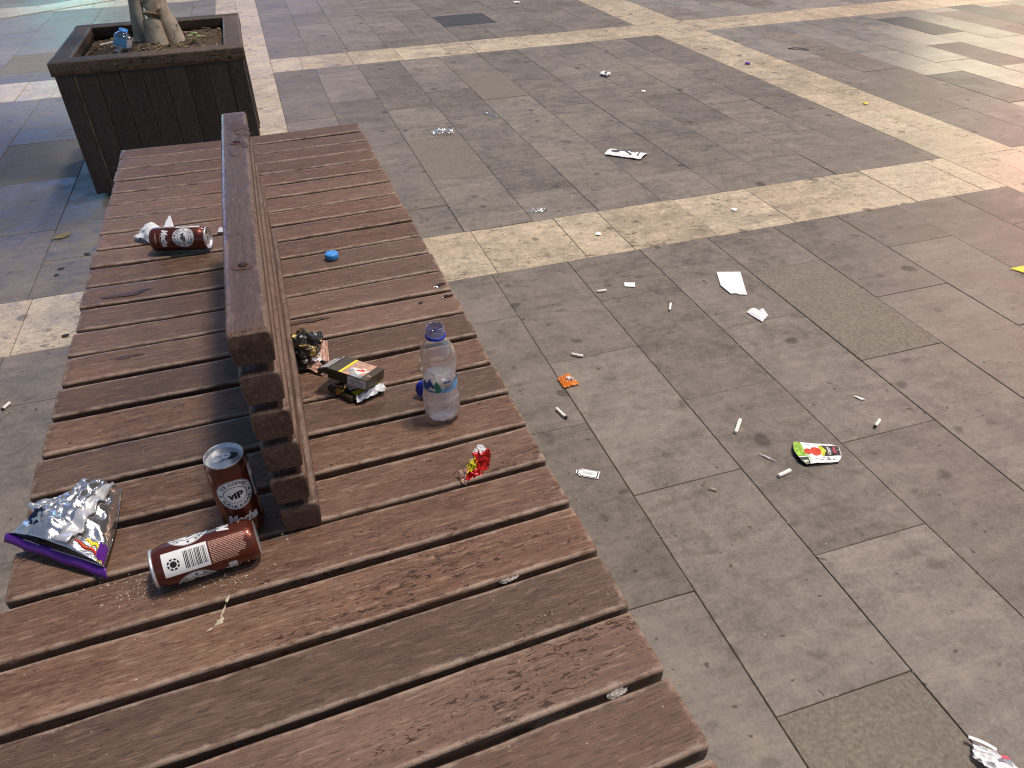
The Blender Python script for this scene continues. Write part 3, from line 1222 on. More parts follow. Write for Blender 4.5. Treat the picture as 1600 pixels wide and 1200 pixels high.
# rim boards, butted
RW = 0.075
for nm, L, loc, rz in (('front', PX1 - PX0 + 0.016, ((PX0 + PX1) / 2, PY0 - 0.008 + RW / 2, PH), 0),
                       ('back', PX1 - PX0 + 0.016, ((PX0 + PX1) / 2, PY1 + 0.008 - RW / 2, PH), 0),
                       ('left', PY1 - PY0 + 0.016 - 2 * RW - 0.004, (PX0 - 0.008 + RW / 2, (PY0 + PY1) / 2, PH - 0.001), math.pi / 2),
                       ('right', PY1 - PY0 + 0.016 - 2 * RW - 0.004, (PX1 + 0.008 - RW / 2, (PY0 + PY1) / 2, PH - 0.001), math.pi / 2)):
    plank_obj('rim_board', L, RW, 0.05, 0.006, 14, M['rim'], planter, prel(loc), (0, 0, rz), None, hash(nm) % 17 if False else len(nm))
# soil
ix0, ix1, iy0, iy1 = PX0 + 0.03, PX1 - 0.03, PY0 + 0.03, PY1 - 0.03


def soil_z(x, y):
    e = min(x - ix0, ix1 - x, y - iy0, iy1 - y)
    return 0.478 + 0.022 * nz((x, y, 0), 6, 2) + 0.012 * nz((x, y, 0), 24, 5) + 0.012 * nz((x, y, 0), 60, 8) + min(0.03, e * 0.12)


n_ = 44
V = [(ix0 + (ix1 - ix0) * i / n_, iy0 + (iy1 - iy0) * j / n_, soil_z(ix0 + (ix1 - ix0) * i / n_, iy0 + (iy1 - iy0) * j / n_)) for j in range(n_ + 1) for i in range(n_ + 1)]
F = [(j * (n_ + 1) + i, j * (n_ + 1) + i + 1, (j + 1) * (n_ + 1) + i + 1, (j + 1) * (n_ + 1) + i) for j in range(n_) for i in range(n_)]
part('soil', V, F, M['soil'], planter, True)

R = random.Random(5)
# leaf litter and twigs on the soil
V, F = [], []
for k in range(170):
    x, y = R.uniform(ix0 + 0.02, ix1 - 0.02), R.uniform(iy0 + 0.02, iy1 - 0.02)
    if x < -0.42 and R.random() < 0.45:
        continue
    z = soil_z(x, y) + 0.004
    a = R.uniform(0, 6.28)
    l, w_ = R.uniform(0.008, 0.026), R.uniform(0.003, 0.009)
    d = Vector((math.cos(a), math.sin(a), R.uniform(-0.2, 0.4)))
    e = Vector((-math.sin(a), math.cos(a), R.uniform(-0.2, 0.2)))
    c = Vector((x, y, z))
    n0 = len(V)
    V += [c - d * l, c + e * w_ + Vector((0, 0, .003)), c + d * l, c - e * w_ + Vector((0, 0, .002)), c - Vector((0, 0, 0.002))]
    F += [(n0, n0 + 3, n0 + 2, n0 + 1), (n0, n0 + 1, n0 + 4), (n0 + 1, n0 + 2, n0 + 4), (n0 + 2, n0 + 3, n0 + 4), (n0 + 3, n0, n0 + 4)]
o = part('leaf_litter', V, F, (M['leaf_dry'], M['twig']), planter)
tag(o, kind='stuff')
o.data.polygons.foreach_set('material_index', [(i // 5) % 3 == 0 for i in range(len(F))])
ms = []
for k in range(46):
    x, y = R.uniform(ix0 + 0.03, ix1 - 0.06), R.uniform(iy0 + 0.03, iy1 - 0.05)
    a = R.uniform(0, 6.28)
    l = R.uniform(0.03, 0.12)
    pts = []
    for q in range(4):
        s_ = q / 3 - 0.5
        xx, yy = x + l * s_ * math.cos(a + 0.3 * s_), y + l * s_ * math.sin(a + 0.3 * s_)
        xx, yy = min(max(xx, ix0 + .01), ix1 - .01), min(max(yy, iy0 + .01), iy1 - .01)
        pts.append((xx, yy, soil_z(xx, yy) + 0.006 + 0.006 * R.random()))
    rr = R.uniform(0.0008, 0.002)
    ms.append(tube(pts, [rr] * 4, 5))
v, f = join(*ms)
tag(part('twigs', v, f, M['twig'], planter), kind='stuff')

# tree: several stems fused at the foot
TO = Vector((-0.40, 3.83, 0.49))
tree = empty('ficus_tree', TO, 'ficus tree with several pale fused stems growing from the wooden planter', 'tree')


def stem(pts, r0, r1, n=14):
    pts = [Vector(p) for p in pts]
    out, rr = [], []
    m = 22
    for k in range(m + 1):
        u = k / m * (len(pts) - 1)
        i = min(int(u), len(pts) - 2)
        q = u - i
        pm = pts[max(i - 1, 0)], pts[i], pts[i + 1], pts[min(i + 2, len(pts) - 1)]
        c = 0.5 * ((2 * pm[1]) + (-pm[0] + pm[2]) * q + (2 * pm[0] - 5 * pm[1] + 4 * pm[2] - pm[3]) * q * q + (-pm[0] + 3 * pm[1] - 3 * pm[2] + pm[3]) * q ** 3)
        out.append(c)
        s_ = k / m
        rr.append((r0 + (r1 - r0) * s_) * (1 + 0.4 * math.exp(-s_ * 22)) * (1 + 0.08 * mnoise.noise(c * 9)))
    v, f = tube(out, rr, n)
    v = [p + p.normalized() * 0.006 * mnoise.noise(p * 24) for p in v]
    return v, f


zb = 0.455
stems = [stem([(-0.395, 3.79, zb), (-0.405, 3.80, 0.58), (-0.385, 3.84, 0.72), (-0.38, 3.86, 1.1), (-0.42, 3.86, 1.6), (-0.40, 3.88, 2.3)], 0.040, 0.032),
         stem([(-0.325, 3.84, zb), (-0.342, 3.85, 0.56), (-0.368, 3.87, 0.68), (-0.36, 3.90, 1.1), (-0.25, 3.92, 1.7), (-0.05, 3.95, 2.4)], 0.040, 0.025),
         stem([(-0.475, 3.86, zb), (-0.468, 3.88, 0.58), (-0.455, 3.90, 0.72), (-0.44, 3.90, 1.1), (-0.56, 3.90, 1.7), (-0.75, 3.8, 2.4)], 0.030, 0.022),
         stem([(-0.415, 3.78, zb), (-0.432, 3.80, 0.55), (-0.448, 3.82, 0.66), (-0.42, 3.86, 1.0), (-0.40, 4.0, 1.7), (-0.42, 4.2, 2.4)], 0.020, 0.016),
         stem([(-0.36, 3.92, zb), (-0.37, 3.92, 0.6), (-0.39, 3.90, 0.75), (-0.40, 3.86, 1.2), (-0.40, 3.7, 1.8), (-0.38, 3.5, 2.4)], 0.040, 0.02)]
for s_ in stems:
    part('stem', s_[0], s_[1], M['bark'], tree, True)
R = random.Random(77)
V, F = [], []
cl = [Vector((-0.62 + R.gauss(0, 0.42), 4.25 + R.gauss(0, 0.42), 2.8 + R.gauss(0, 0.26))) for _ in range(75)]
for k in range(7000):
    c = R.choice(cl) + Vector((R.gauss(0, 0.10), R.gauss(0, 0.10), R.gauss(0, 0.08)))
    d = Vector((R.uniform(-1, 1), R.uniform(-1, 1), R.uniform(-1, 0.3))).normalized()
    e = d.cross(Vector((R.uniform(-1, 1), R.uniform(-1, 1), 1))).normalized()
    l, w_ = R.uniform(0.03, 0.05), R.uniform(0.012, 0.02)
    n0 = len(V)
    V += [c, c + d * l + e * w_, c + d * l * 2, c + d * l - e * w_]
    F += [(n0, n0 + 1, n0 + 2, n0 + 3)]
part('crown', V, F, M['leaf_green'], tree)
# small weed sprouting beside the trunk
wd2 = empty('weed_sprout', (-0.255, 3.80, soil_z(-0.255, 3.80)), 'tiny pale green weed sprouting beside the tree stems', 'weed')
ms = []
for (dx, dy, dz) in ((-0.012, 0.0, 0.035), (0.008, 0.004, 0.042), (0.02, -0.004, 0.03)):
    b = Vector((-0.255, 3.80, soil_z(-0.255, 3.80) - 0.004))
    tp = b + Vector((dx, dy, dz))
    v, f = tube([b, b.lerp(tp, 0.5) + Vector((0, 0, .004)), tp], [0.0012] * 3, 5)
    part('stalk', v, f, M['sprig'], wd2)
    v, f, _ = sheet(lambda u, w: tp + Vector(((u - .5) * 0.022, (w - .5) * 0.02, 0.004 * math.sin(3 * u) - 0.006 * abs(w - .5))), 4, 4, 0.0006)
    part('leaf', v, f, M['sprig'], wd2)


# ------------------------------------------------------------------ drink cans
CR, CH = 0.0268, 0.126


def wrap(VF, th0, z0, r=CR + 0.00018, flip=False):
    VF = fine2d(VF, 0.004)
    return [Vector((r * math.sin(th0 + x / r), -r * math.cos(th0 + x / r), z0 + y)) for x, y in VF[0]], VF[1]


def lm(name, VF, mat, parent):
    return add(name, mesh(name, VF[0], VF[1], False, None, None, (mat,)), parent)


def make_can():
    root = empty('coffee_can', (0, 0, 0))
    v, f = lathe([(0.0, 0.006), (0.017, 0.004), (0.0195, 0.0), (0.0225, 0.0012), (CR - 0.0008, 0.0065), (CR, 0.0105), (CR, 0.06), (CR, CH - 0.015),
                  (CR - 0.001, CH - 0.0125), (0.0238, CH - 0.006), (0.0232, CH - 0.0035)], 44)
    fm = []
    n = 44
    for i in range(10):
        fm += [1 if i < 3 else 0] * n
    add('body', mesh('body', v, f, True, fm, None, (M['can_red'], M['aluminium'])), root)
    v, f = lathe([(0.0232, CH - 0.0038), (0.0243, CH - 0.003), (0.0248, CH - 0.0012), (0.0243, CH), (0.0236, CH - 0.0004), (0.0224, CH - 0.004), (0.0212, CH - 0.0052)], 44)
    add('rim', mesh('rim', v, f, True, None, None, (M['aluminium'],)), root)
    v, f = lathe([(0.0213, CH - 0.0052), (0.0196, CH - 0.0056), (0.0188, CH - 0.0044), (0.0001, CH - 0.0044)], 44)
    lid = add('lid', mesh('lid', v, f, True, None, None, (M['aluminium'],)), root)
    VF = disc2d(0.0085, 0, 0.0085, 0.0066, 24, 2)
    lm('opening', ([Vector((x, y, CH - 0.0042)) for x, y in VF[0]], VF[1]), M['black'], root)
    # ring pull
    a = disc2d(-0.0062, 0, 0.0082, 0.0062, 20, 1, 0.45)
    b = disc2d(0.0028, 0, 0.0062, 0.0052, 18, 1, 0.25)
    va, fa = join2(a, b)
    top = [Vector((x, y, CH - 0.0022)) for x, y in va]
    bot = [Vector((x, y, CH - 0.0036)) for x, y in va]
    nn = len(top)
    ff = list(fa) + [tuple(i + nn for i in reversed(q)) for q in fa]
    for st, cn, rg in ((0, 20, 2), (40, 18, 2)):
        for r_ in (0, 1):
            for k in range(cn):
                p0, p1 = st + r_ * cn + k, st + r_ * cn + (k + 1) % cn
                ff.append((p0, p1, p1 + nn, p0 + nn))
    lm('pull_tab', (top + bot, ff), M['aluminium'], root)
    # round badge on two sides
    for th in (0.0, math.pi):
        zc_ = 0.079
        d = lm('badge', wrap(disc2d(0, 0, 0.0242, None, 36, 10), th, zc_, CR + 0.00012), M['white_print'], root)
        ink = join2(disc2d(0, 0, 0.0238, None, 40, 1, 0.975), disc2d(0, 0, 0.0155, 0.0135, 36, 1, 0.94),
                    arc_text('ICE COFFEE', 0.0047, 0.0192, math.pi / 2, True, 1.95), arc_text('SO\u011eUK KAHVE', 0.0047, 0.0192, -math.pi / 2, False, 2.25),
                    disc2d(-0.0192, -0.0005, 0.0017, None, 12, 1), disc2d(0.0192, -0.0005, 0.0017, None, 12, 1),
                    text2d('viP', 0.0105, 0, -0.0004, 0.0205, 0, 0.045))
        lm('badge_print', wrap(ink, th, zc_, CR + 0.00026), M['black'], d)
        lm('flavour_name', wrap(join2(text2d('Mocha', 0.0135, 0.001, 0, 0.041, 0.28, 0.05)), th, 0.0375), M['white_print'], root)
        lm('small_print', wrap(join2(rect2d(-0.008, 0.017, 0.0105, 0.0110), rect2d(-0.004, 0.013, 0.0, 0.0018), rect2d(-0.010, -0.006, 0.0, 0.0018)), th, 0.0165), M['soft_text'], root)
        # bar code panel and ingredient text a quarter turn round
        t2 = th + math.pi / 2
        if th == 0.0:
            pn = lm('code_panel', wrap(rect2d(-0.0155, 0.0155, 0.0585, 0.1115, 8, 4), t2, 0.0, CR + 0.00012), M['white_print'], root)
            rr = random.Random(3)
            bars, y = [], 0.0605
            while y < 0.0865:
                h_ = rr.choice([0.0004, 0.0007, 0.0011])
                bars.append(rect2d(-0.0105, 0.0115, y, y + h_, 6, 1))
                y += h_ + rr.choice([0.0005, 0.0008, 0.0012])
            lm('code_bars', wrap(join2(*bars), t2, 0.0, CR + 0.00024), M['black'], pn)
            ring = []
            for k in range(8):
                a0 = k * math.pi / 4
                pts = [(0.0074 * math.cos(a0), 0.0074 * math.sin(a0)), (0.0074 * math.cos(a0 + 0.35), 0.0074 * math.sin(a0 + 0.35)),
                       (0.0072 * math.cos(a0 + 0.66), 0.0072 * math.sin(a0 + 0.66)), (0.0052 * math.cos(a0 + 0.5), 0.0052 * math.sin(a0 + 0.5)),
                       (0.0050 * math.cos(a0 + 0.15), 0.0050 * math.sin(a0 + 0.15))]
                ring.append(([(-0.001 + x, 0.0995 + y) for x, y in pts], [(0, 1, 2, 3, 4)]))
            ring.append(disc2d(-0.001, 0.0995, 0.0040, None, 16, 1))
            lm('recycling_mark', wrap(join2(*ring), t2, 0.0, CR + 0.00024), M['black'], pn)
            tx = []
            for k in range(14):
                x = -0.0145 + 0.0021 * k
                y = 0.0565
                end = 0.013 + (0.010 if k < 3 else 0) + rr.uniform(0, 0.004)
                while y > end:
                    l_ = rr.uniform(0.0012, 0.0048)
                    tx.append(rect2d(x, x + 0.00095, max(end, y - l_), y))
                    y -= l_ + 0.0006
            # lines of text stand upright, so they run round the can
            lm('ingredient_text', wrap(join2(*tx), t2, 0.0, CR + 0.0002), M['soft_text'], root)
    return root


def copy_tree(o, parent=None):
    c = o.copy()
    COL.objects.link(c)
    if parent is not None:
        c.parent = parent
    for ch in list(o.children):
        copy_tree(ch, c)
    return c


def frame(zax, other, which):
    """rotation from two local axes: Z given, X or Y close to 'other'"""
    z = Vector(zax).normalized()
    o = Vector(other)
    o = (o - z * o.dot(z)).normalized()
    if which == 'x':
        x, y = o, z.cross(o)
    else:
        y, x = o, o.cross(z)
    return Matrix((x, y, z)).transposed().to_4x4()


can = make_can()
tag(can, 'brown iced coffee can standing upright, opened, beside the backrest end', 'drink can', 'coffee cans left on the bench')
can.matrix_basis = Matrix.Translation((-0.142, 0.797, S + 0.0007)) @ Matrix.Rotation(rad(8), 4, 'Z')
can2 = copy_tree(can)
tag(can2, 'brown coffee can lying on its side with bar code and text facing up', 'drink can')
m = frame((-0.994, -0.105, 0), (0.06, -0.74, 0.67), 'x')
c0 = Vector((-0.186, 0.7345, S + CR + 0.0012))
can2.matrix_basis = Matrix.Translation(c0 - m.to_3x3() @ Vector((0, 0, CH / 2))) @ m
can3 = copy_tree(can)
tag(can3, 'brown coffee can lying on its side near the white napkin, round badge showing', 'drink can')
m = frame((0.962, -0.272, 0), (0.1, -0.86, 0.45), 'y')
c0 = Vector((-0.2505, 1.735, S + CR + 0.0012))
can3.matrix_basis = Matrix.Translation(c0 - m.to_3x3() @ Vector((0, 0, CH / 2))) @ m

# ------------------------------------------------------------------ snack bag
BGO = Vector((-0.36, 0.84, S))
bag = empty('snack_bag', BGO, 'torn open silver snack bag with purple hem lying at the left edge of the bench', 'snack bag')
FL, FR = Vector((-0.435, 0.852, S + 0.028)), Vector((-0.313, 0.764, S + 0.016))
BR_, BL_ = Vector((-0.309, 0.922, S + 0.008)), Vector((-0.350, 0.950, S + 0.008))


def bag_pt(u, v, side):
    p = bil((FL, FR, BR_, BL_), u, v)
    # sides bow outwards a little
    ax = (FR - FL).normalized()
    p += ax * (0.005 * math.sin(math.pi * v) * (1 if u > 0.5 else -1) * abs(2 * u - 1) ** 2)
    bulge = max(0.0, math.sin(math.pi * u)) ** 0.55 * (0.25 + 0.75 * math.sin(math.pi * min(1, 0.12 + v * 0.72)) ** 0.8) * min(1, (1 - v) * 7 + 0.25)
    n1 = nz((u * 2.2, v * 3.2, 0.3), 2.2, 3 + side)
    n2 = abs(nz((u * 4, v * 6, 1.3), 2.0, 9 + side))
    n3 = nz((u * 11, v * 9, 0.7), 1.6, 4 + side)
    cr = (0.009 * n1 - 0.009 * n2 + 0.0012 * n3) * min(1, v * 6 + 0.15) * min(1.0, 4 * u + 0.2, 4 * (1 - u) + 0.2)
    if side == 0:
        p.z += 0.031 * bulge + cr * 1.2
    else:
        lift = p.z - S
        e = min(1.0, 9 * min(u, 1 - u))
        zu = S + 0.0015 + lift * max(0, 1 - v * 2.2) * 0.95 + 0.004 * abs(n1) * bulge
        p.z = p.z + (zu - p.z) * e if v > 0.02 else zu
    p.z = max(p.z, S + 0.0012)
    return p


def bag_layer(side):
    return sheet(lambda u, v: bag_pt(u, v, side), 34, 38, 0.0004)


v, f, _ = bag_layer(0)
part('film', v, f, M['silver'], bag, True)
v, f, _ = bag_layer(1)
part('underside', v, f, M['silver'], bag, True)
# purple hem along the torn front
v, f, _ = sheet(lambda u, w: bil((FL, FR, BR_, BL_), u * 1.02 - 0.01, -0.055 + 0.075 * w) + Vector((0, 0, 0.0012 + 0.0016 * math.sin(u * 19) - 0.010 * (1 - w) + 0.004 * (1 - (2 * w - 1) ** 2) - 0.004 * u)), 40, 5, 0.0008)
part('hem', v, f, M['purple'], bag, True)
# grey back seam standing off the film
def seam_pt(u, w):
    vv_ = 0.02 + 0.96 * u
    c = 0.60 + 0.27 * u + 0.02 * math.sin(5 * u)
    p = bag_pt(c + (w - 0.5) * (0.17 - 0.05 * u), vv_, 0)
    p.z += 0.0022 + 0.003 * w
    return p
v, f, _ = sheet(seam_pt, 26, 4, 0.0006)
part('seam', v, f, M['seam'], bag, True)
# left flap, a near-black sheet, and a crinkled spike
v, f, _ = sheet(lambda u, w: bil((FL + Vector((0.010, -0.004, .001)), FL.lerp(FR, 0.34) + Vector((0, 0.005, .005)), bag_pt(0.20, 0.34, 0) + Vector((0, 0, .004)), Vector((-0.405, 0.878, S + 0.037))), u, w) + Vector((0, 0, 0.005 * nz((u * 3, w * 3, 0), 2, 5))), 8, 8, 0.0005)
part('flap', v, f, M['navy'], bag, True)
v, f, _ = sheet(lambda u, w: bil((Vector((-0.372, 0.868, S + 0.042)), Vector((-0.400, 0.868, S + 0.036)), Vector((-0.414, 0.888, S + 0.042)), Vector((-0.372, 0.893, S + 0.040))), u, w) + Vector((0, 0, 0.007 * nz((u * 4, w * 4, 0), 2.2, 8))), 9, 9, 0.0005)
part('torn_corner', v, f, M['silver'], bag)
def strip_pt(u0, u1, v0, v1, lift):
    def fn(u, w):
        p = bag_pt(u0 + (u1 - u0) * u, v0 + (v1 - v0) * w + 0.012 * math.sin(11 * u), 0)
        p.z += lift
        return p
    return sheet(fn, 10, 3, 0.0004)
v, f, _ = strip_pt(0.74, 0.93, 0.075, 0.10, 0.0022)
part('printed_strip', v, f, M['tomato'], bag)
v, f, _ = strip_pt(0.81, 0.93, 0.14, 0.175, 0.0022)
part('printed_strip', v, f, M['yellow'], bag)
v, f, _ = strip_pt(0.93, 0.99, 0.01, 0.05, 0.002)
part('printed_strip', v, f, M['yellow'], bag)
v, f, _ = strip_pt(0.93, 1.0, 0.02, 0.20, 0.003)
part('side_print', v, f, M['purple'], bag)

# ------------------------------------------------------------------ water bottle
WB = Vector((0.1685, 0.945, S + 0.0007))
bottle = empty('water_bottle', WB, 'clear half full water bottle standing open on the bench without its cap', 'bottle')
prof = [(0.0, 0.006), (0.012, 0.004), (0.020, 0.0005), (0.0255, 0.0035), (0.0288, 0.012), (0.0298, 0.024), (0.0293, 0.036), (0.0297, 0.040), (0.0285, 0.044), (0.0278, 0.050), (0.0268, 0.056),
        (0.0262, 0.064), (0.0262, 0.078), (0.0270, 0.086), (0.0286, 0.094), (0.0292, 0.103), (0.0290, 0.111), (0.0276, 0.119), (0.0245, 0.128), (0.0195, 0.137), (0.0152, 0.143), (0.0137, 0.1465)]


def foot(i, a):
    return 1 + (0.035 * math.cos(a * 10) if 2 <= i <= 4 else 0)


def shell(pr, t_, n=48, rip=None):
    outer = lathe(pr, n, False, False, rip)
    inner = lathe([(max(0.0, r - t_), z + (t_ if k < 4 else 0)) for k, (r, z) in enumerate(pr)], n, False, False, rip)
    m_ = len(outer[0])
    V = list(outer[0]) + list(inner[0])
    F = list(outer[1]) + [tuple(i + m_ for i in reversed(q)) for q in inner[1]]
    b = (len(pr) - 1) * n
    for k in range(n):
        k2 = (k + 1) % n
        F.append((b + k, b + k2, m_ + b + k2, m_ + b + k))
    return V, F


V, F = shell([(r + (0.0005 * math.sin(z * 700) if 0.02 < z < 0.13 else 0), z) for r, z in prof], 0.0005, 48, foot)
add('shell', mesh('shell', V, F, True, None, None, (M['pet'],)), bottle)
WL = 0.077
wp = [(max(0.0, r - 0.0009), z + 0.001) for r, z in prof if z < WL] + [(0.0253, WL)]
V, F = lathe(wp, 48, False, False, foot)
V, F = list(V), list(F)
b = (len(wp) - 1) * 48
V.append((0, 0, WL))
F += [(b + k, b + (k + 1) % 48, len(V) - 1) for k in range(48)]
add('water', mesh('water', V, F, True, None, None, (M['water'],)), bottle)
V, F = lathe([(0.0140, 0.1470), (0.0153, 0.1472), (0.0156, 0.1495), (0.0153, 0.1515), (0.0140, 0.1517)], 40)
add('neck_ring', mesh('neck_ring', V, F, True, None, None, (M['cap_dark'],)), bottle)
V, F = lathe([(0.0137, 0.1466), (0.0134, 0.150), (0.0134, 0.164), (0.0131, 0.1652), (0.0122, 0.1652), (0.0119, 0.164), (0.0119, 0.147)], 40)
add('neck', mesh('neck', V, F, True, None, None, (M['neck'],)), bottle)
for z_ in (0.155, 0.158, 0.161):
    V, F = lathe([(0.0133, z_ - 0.0008), (0.0140, z_), (0.0133, z_ + 0.0008)], 32)
    add('thread', mesh('thread', V, F, True, None, None, (M['neck'],)), bottle)
LR = 0.0266
def wrapb(VF, th0, z0, r):
    return wrap(VF, th0, z0, r)
lb = lm('label', wrapb(join2(rect2d(-LR * math.pi, LR * math.pi, -0.0015, 0.006, 48, 1), rect2d(0.012, 0.060, 0.006, 0.0115, 14, 1)), 0.0, 0.0625, 0.0272), M['skyband'], bottle)
def drop2d(cx, cy, r, h):
    pts = [(cx, cy + h)]
    for k in range(13):
        a = math.pi * 0.12 - (math.pi * 1.24) * k / 12
        pts.append((cx + r * math.cos(a), cy + r * math.sin(a)))
    return pts, [tuple(range(len(pts)))]
lm('label_drop', wrapb(join2(drop2d(-0.0235, 0.006, 0.0075, 0.017), drop2d(-0.033, 0.006, 0.006, 0.012)), 0.0, 0.0645, 0.0276), M['royal'], lb)
lm('label_drop', wrapb(drop2d(-0.0125, 0.004, 0.0070, 0.0155), 0.0, 0.0645, 0.0278), M['teal'], lb)
lm('label_lettering', wrapb(join2(text2d('da', 0.0062, -0.021, 0.0035, 0.013, 0, 0.05)), 0.0, 0.0655, 0.0281), M['white_print'], lb)
lm('label_print', wrapb(join2(rect2d(-0.002, 0.0105, 0.0135, 0.0165, 4, 1)), 0.0, 0.0645, 0.0279), M['royal'], lb)
tx = []
rr = random.Random(8)
for k in range(5):
    x = 0.000
    while x < 0.0125:
        l_ = rr.uniform(0.0015, 0.004)
        tx.append(rect2d(x, x + l_, 0.001 + 0.0022 * k, 0.0021 + 0.0022 * k, 2, 1))
        x += l_ + 0.001
lm('label_small_text', wrapb(join2(*tx), 0.0, 0.0645, 0.0279), M['text_grey'], lb)
bottle.rotation_euler = (0, 0, rad(4))


def cap(name, loc, rot, r, h, mat, label, rim=True):
    V, F = lathe([(r * 0.96, 0.0), (r, 0.0008), (r, h * 0.82), (r * 0.93, h), (r * 0.5, h * 1.01), (0.0, h * 1.012)], 40, False, False, lambda i, a: 1 + (0.012 * math.cos(a * 40) if i in (1, 2) else 0))
    Vi, Fi = lathe([(r * 0.96, 0.0), (r * 0.9, 0.0004), (r * 0.9, h * 0.86), (0.0, h * 0.88)], 40)
    V, F = join((V, F), (Vi, [tuple(reversed(q)) for q in Fi]))
    o = add(name, mesh(name, V, F, True, None, None, (mat,)), None, loc, rot)
    return tag(o, label, 'bottle cap')


cap('bottle_cap', (0.066, 1.570, S + 0.0012), (0, 0, 0), 0.0145, 0.0125, M['cap_light'], 'light blue screw cap lying alone on the bench right of the backrest')
cap('bottle_cap', (0.156, 1.006, S + 0.0148), (rad(78), 0, rad(-38)), 0.0146, 0.0135, M['cap_dark'], 'deep blue screw cap tipped on edge behind the water bottle')

# ------------------------------------------------------------------ cigarette packs and foil
def pack(root_mat, label):
    """local axes: x along the length, y across the face, z thickness; lid end at -x"""
    pk = empty('cigarette_pack', (0, 0, 0), label, 'cigarette pack', 'empty cigarette packs')
    Lh, w, t_ = 0.062, 0.053, 0.0175
    o = 0.0
    Vb, Fb = box(-0.030, 0.044, -w / 2, w / 2, 0, t_)
    # tray: open at the lid end
    Fb = [q for q in Fb if set(q) != {0, 4, 6, 2}]
    Vi, Fi = box(-0.030, 0.0435, -w / 2 + 0.0006, w / 2 - 0.0006, 0.0006, t_ - 0.0006)
    Fi = [tuple(reversed(q)) for q in Fi if set(q) != {0, 4, 6, 2}]
    V, F = join((Vb, Fb), (Vi, Fi))
    add('tray', mesh('tray', V, F, False, None, None, (M['packbrown'],)), pk)
    # front faces printed
    e = 0.00025
    def flat(name, x0, x1, y0, y1, mat, lift=e, par=pk):
        V = [(x0, y0, t_ + lift), (x1, y0, t_ + lift), (x1, y1, t_ + lift), (x0, y1, t_ + lift)]
        return add(name, mesh(name, V, [(0, 1, 2, 3)], False, None, None, (mat,)), par)
    flat('yellow_band', -0.0105, -0.0055, -w / 2 + 0.0003, w / 2 - 0.0003, M['yellow'])
    ph = flat('warning_photo', -0.005, 0.031, -w / 2 + 0.0003, w / 2 - 0.0003, M['skin_print'])
    VF = blob(0.016, -0.004, t_ + 0.0003, 0.013, 0.009, 0.5, 4, 20, 0.8, 0.0001)
    add('photo_highlight', mesh('photo_highlight', VF[0], VF[1], False, None, None, (M['white_print'],)), ph)
    VF = blob(0.018, -0.002, t_ + 0.00042, 0.007, 0.003, 0.4, 6, 20, 0.8, 0.0001)
    add('photo_shade', mesh('photo_shade', VF[0], VF[1], False, None, None, (M['tomato'],)), ph)
    VF = blob(0.004, -0.010, t_ + 0.0003, 0.008, 0.008, 0.1, 9, 20, 0.9, 0.0001)
    add('photo_shade', mesh('photo_shade', VF[0], VF[1], False, None, None, (M['grey_print'],)), ph)
    flat('photo_strip', 0.010, 0.031, -w / 2 + 0.0006, -w / 2 + 0.011, M['grey_print'], 0.00045, ph)
    VF = text2d('24', 0.005, 0.0375, -0.010, None, 0, 0.03)
    add('face_mark', mesh('face_mark', [(x, y, t_ + e) for x, y in VF[0]], VF[1], False, None, None, (M['soft_text'],)), pk)
    # long side with the health warning
    ys = -w / 2 - e
    V = [(0.008, ys, 0.0012), (0.043, ys, 0.0012), (0.043, ys, t_ - 0.0012), (0.008, ys, t_ - 0.0012)]
    sd = add('warning_panel', mesh('warning_panel', V, [(0, 1, 2, 3)], False, None, None, (M['white_print'],)), pk)
    tx = join2(text2d('Sigara', 0.0036, 0.0255, 0.0145, None, 0, 0.02), text2d('i\u00e7mek \u00f6ld\u00fcr\u00fcr', 0.0036, 0.0255, 0.0095, 0.027, 0, 0.02),
               rect2d(0.012, 0.026, 0.0042, 0.0054), rect2d(0.027, 0.039, 0.0042, 0.0054))
    add('warning_text', mesh('warning_text', [(x, ys - 0.0002, y) for x, y in tx[0]], tx[1], False, None, None, (M['text_grey'],)), sd)
    # hinged lid, flipped open
    V, F = join(box(-0.022, 0.0, -w / 2, w / 2, -0.0006, 0), box(-0.0226, -0.0221, -w / 2, w / 2, -0.011, -0.0002),
                box(-0.022, -0.0005, -w / 2, -w / 2 + 0.0006, -0.008, -0.0007), box(-0.022, -0.0005, w / 2 - 0.0006, w / 2, -0.008, -0.0007))
    lid = add('lid', mesh('lid', V, F, False, None, None, (M['packbrown'],)), pk, (-0.0305, 0, t_ - 0.0002), (0, rad(-22), 0))
    V = [(-0.0222, -w / 2 + .0002, 0.0003), (-0.0002, -w / 2 + .0002, 0.0003), (-0.0002, w / 2 - .0002, 0.0003), (-0.0222, w / 2 - .0002, 0.0003)]
    add('lid_panel', mesh('lid_panel', V, [(0, 1, 2, 3)], False, None, None, (M['black'],)), lid)
    tx = []
    for k in range(4):
        x = -0.0195 + 0.0048 * k
        y = -w / 2 + 0.005
        while y < w / 2 - 0.012 + 0.004 * (k % 2):
            l_ = rr.uniform(0.004, 0.009)
            tx.append([(x, y, 0.0006), (x + 0.0026, y, 0.0006), (x + 0.0026, y + l_, 0.0006), (x, y + l_, 0.0006)])
            y += l_ + 0.001
    V = [p_ for q in tx for p_ in q]
    add('lid_lettering', mesh('lid_lettering', V, [(4 * k, 4 * k + 1, 4 * k + 2, 4 * k + 3) for k in range(len(tx))], False, None, None, (M['white_print'],)), lid)
    V, F = box(-0.040, -0.0302, -w / 2 + 0.004, w / 2 - 0.004, 0.002, 0.0035)
    add('inner_foil', mesh('inner_foil', V, F, False, None, None, (M['tissue'],)), pk)
    return pk


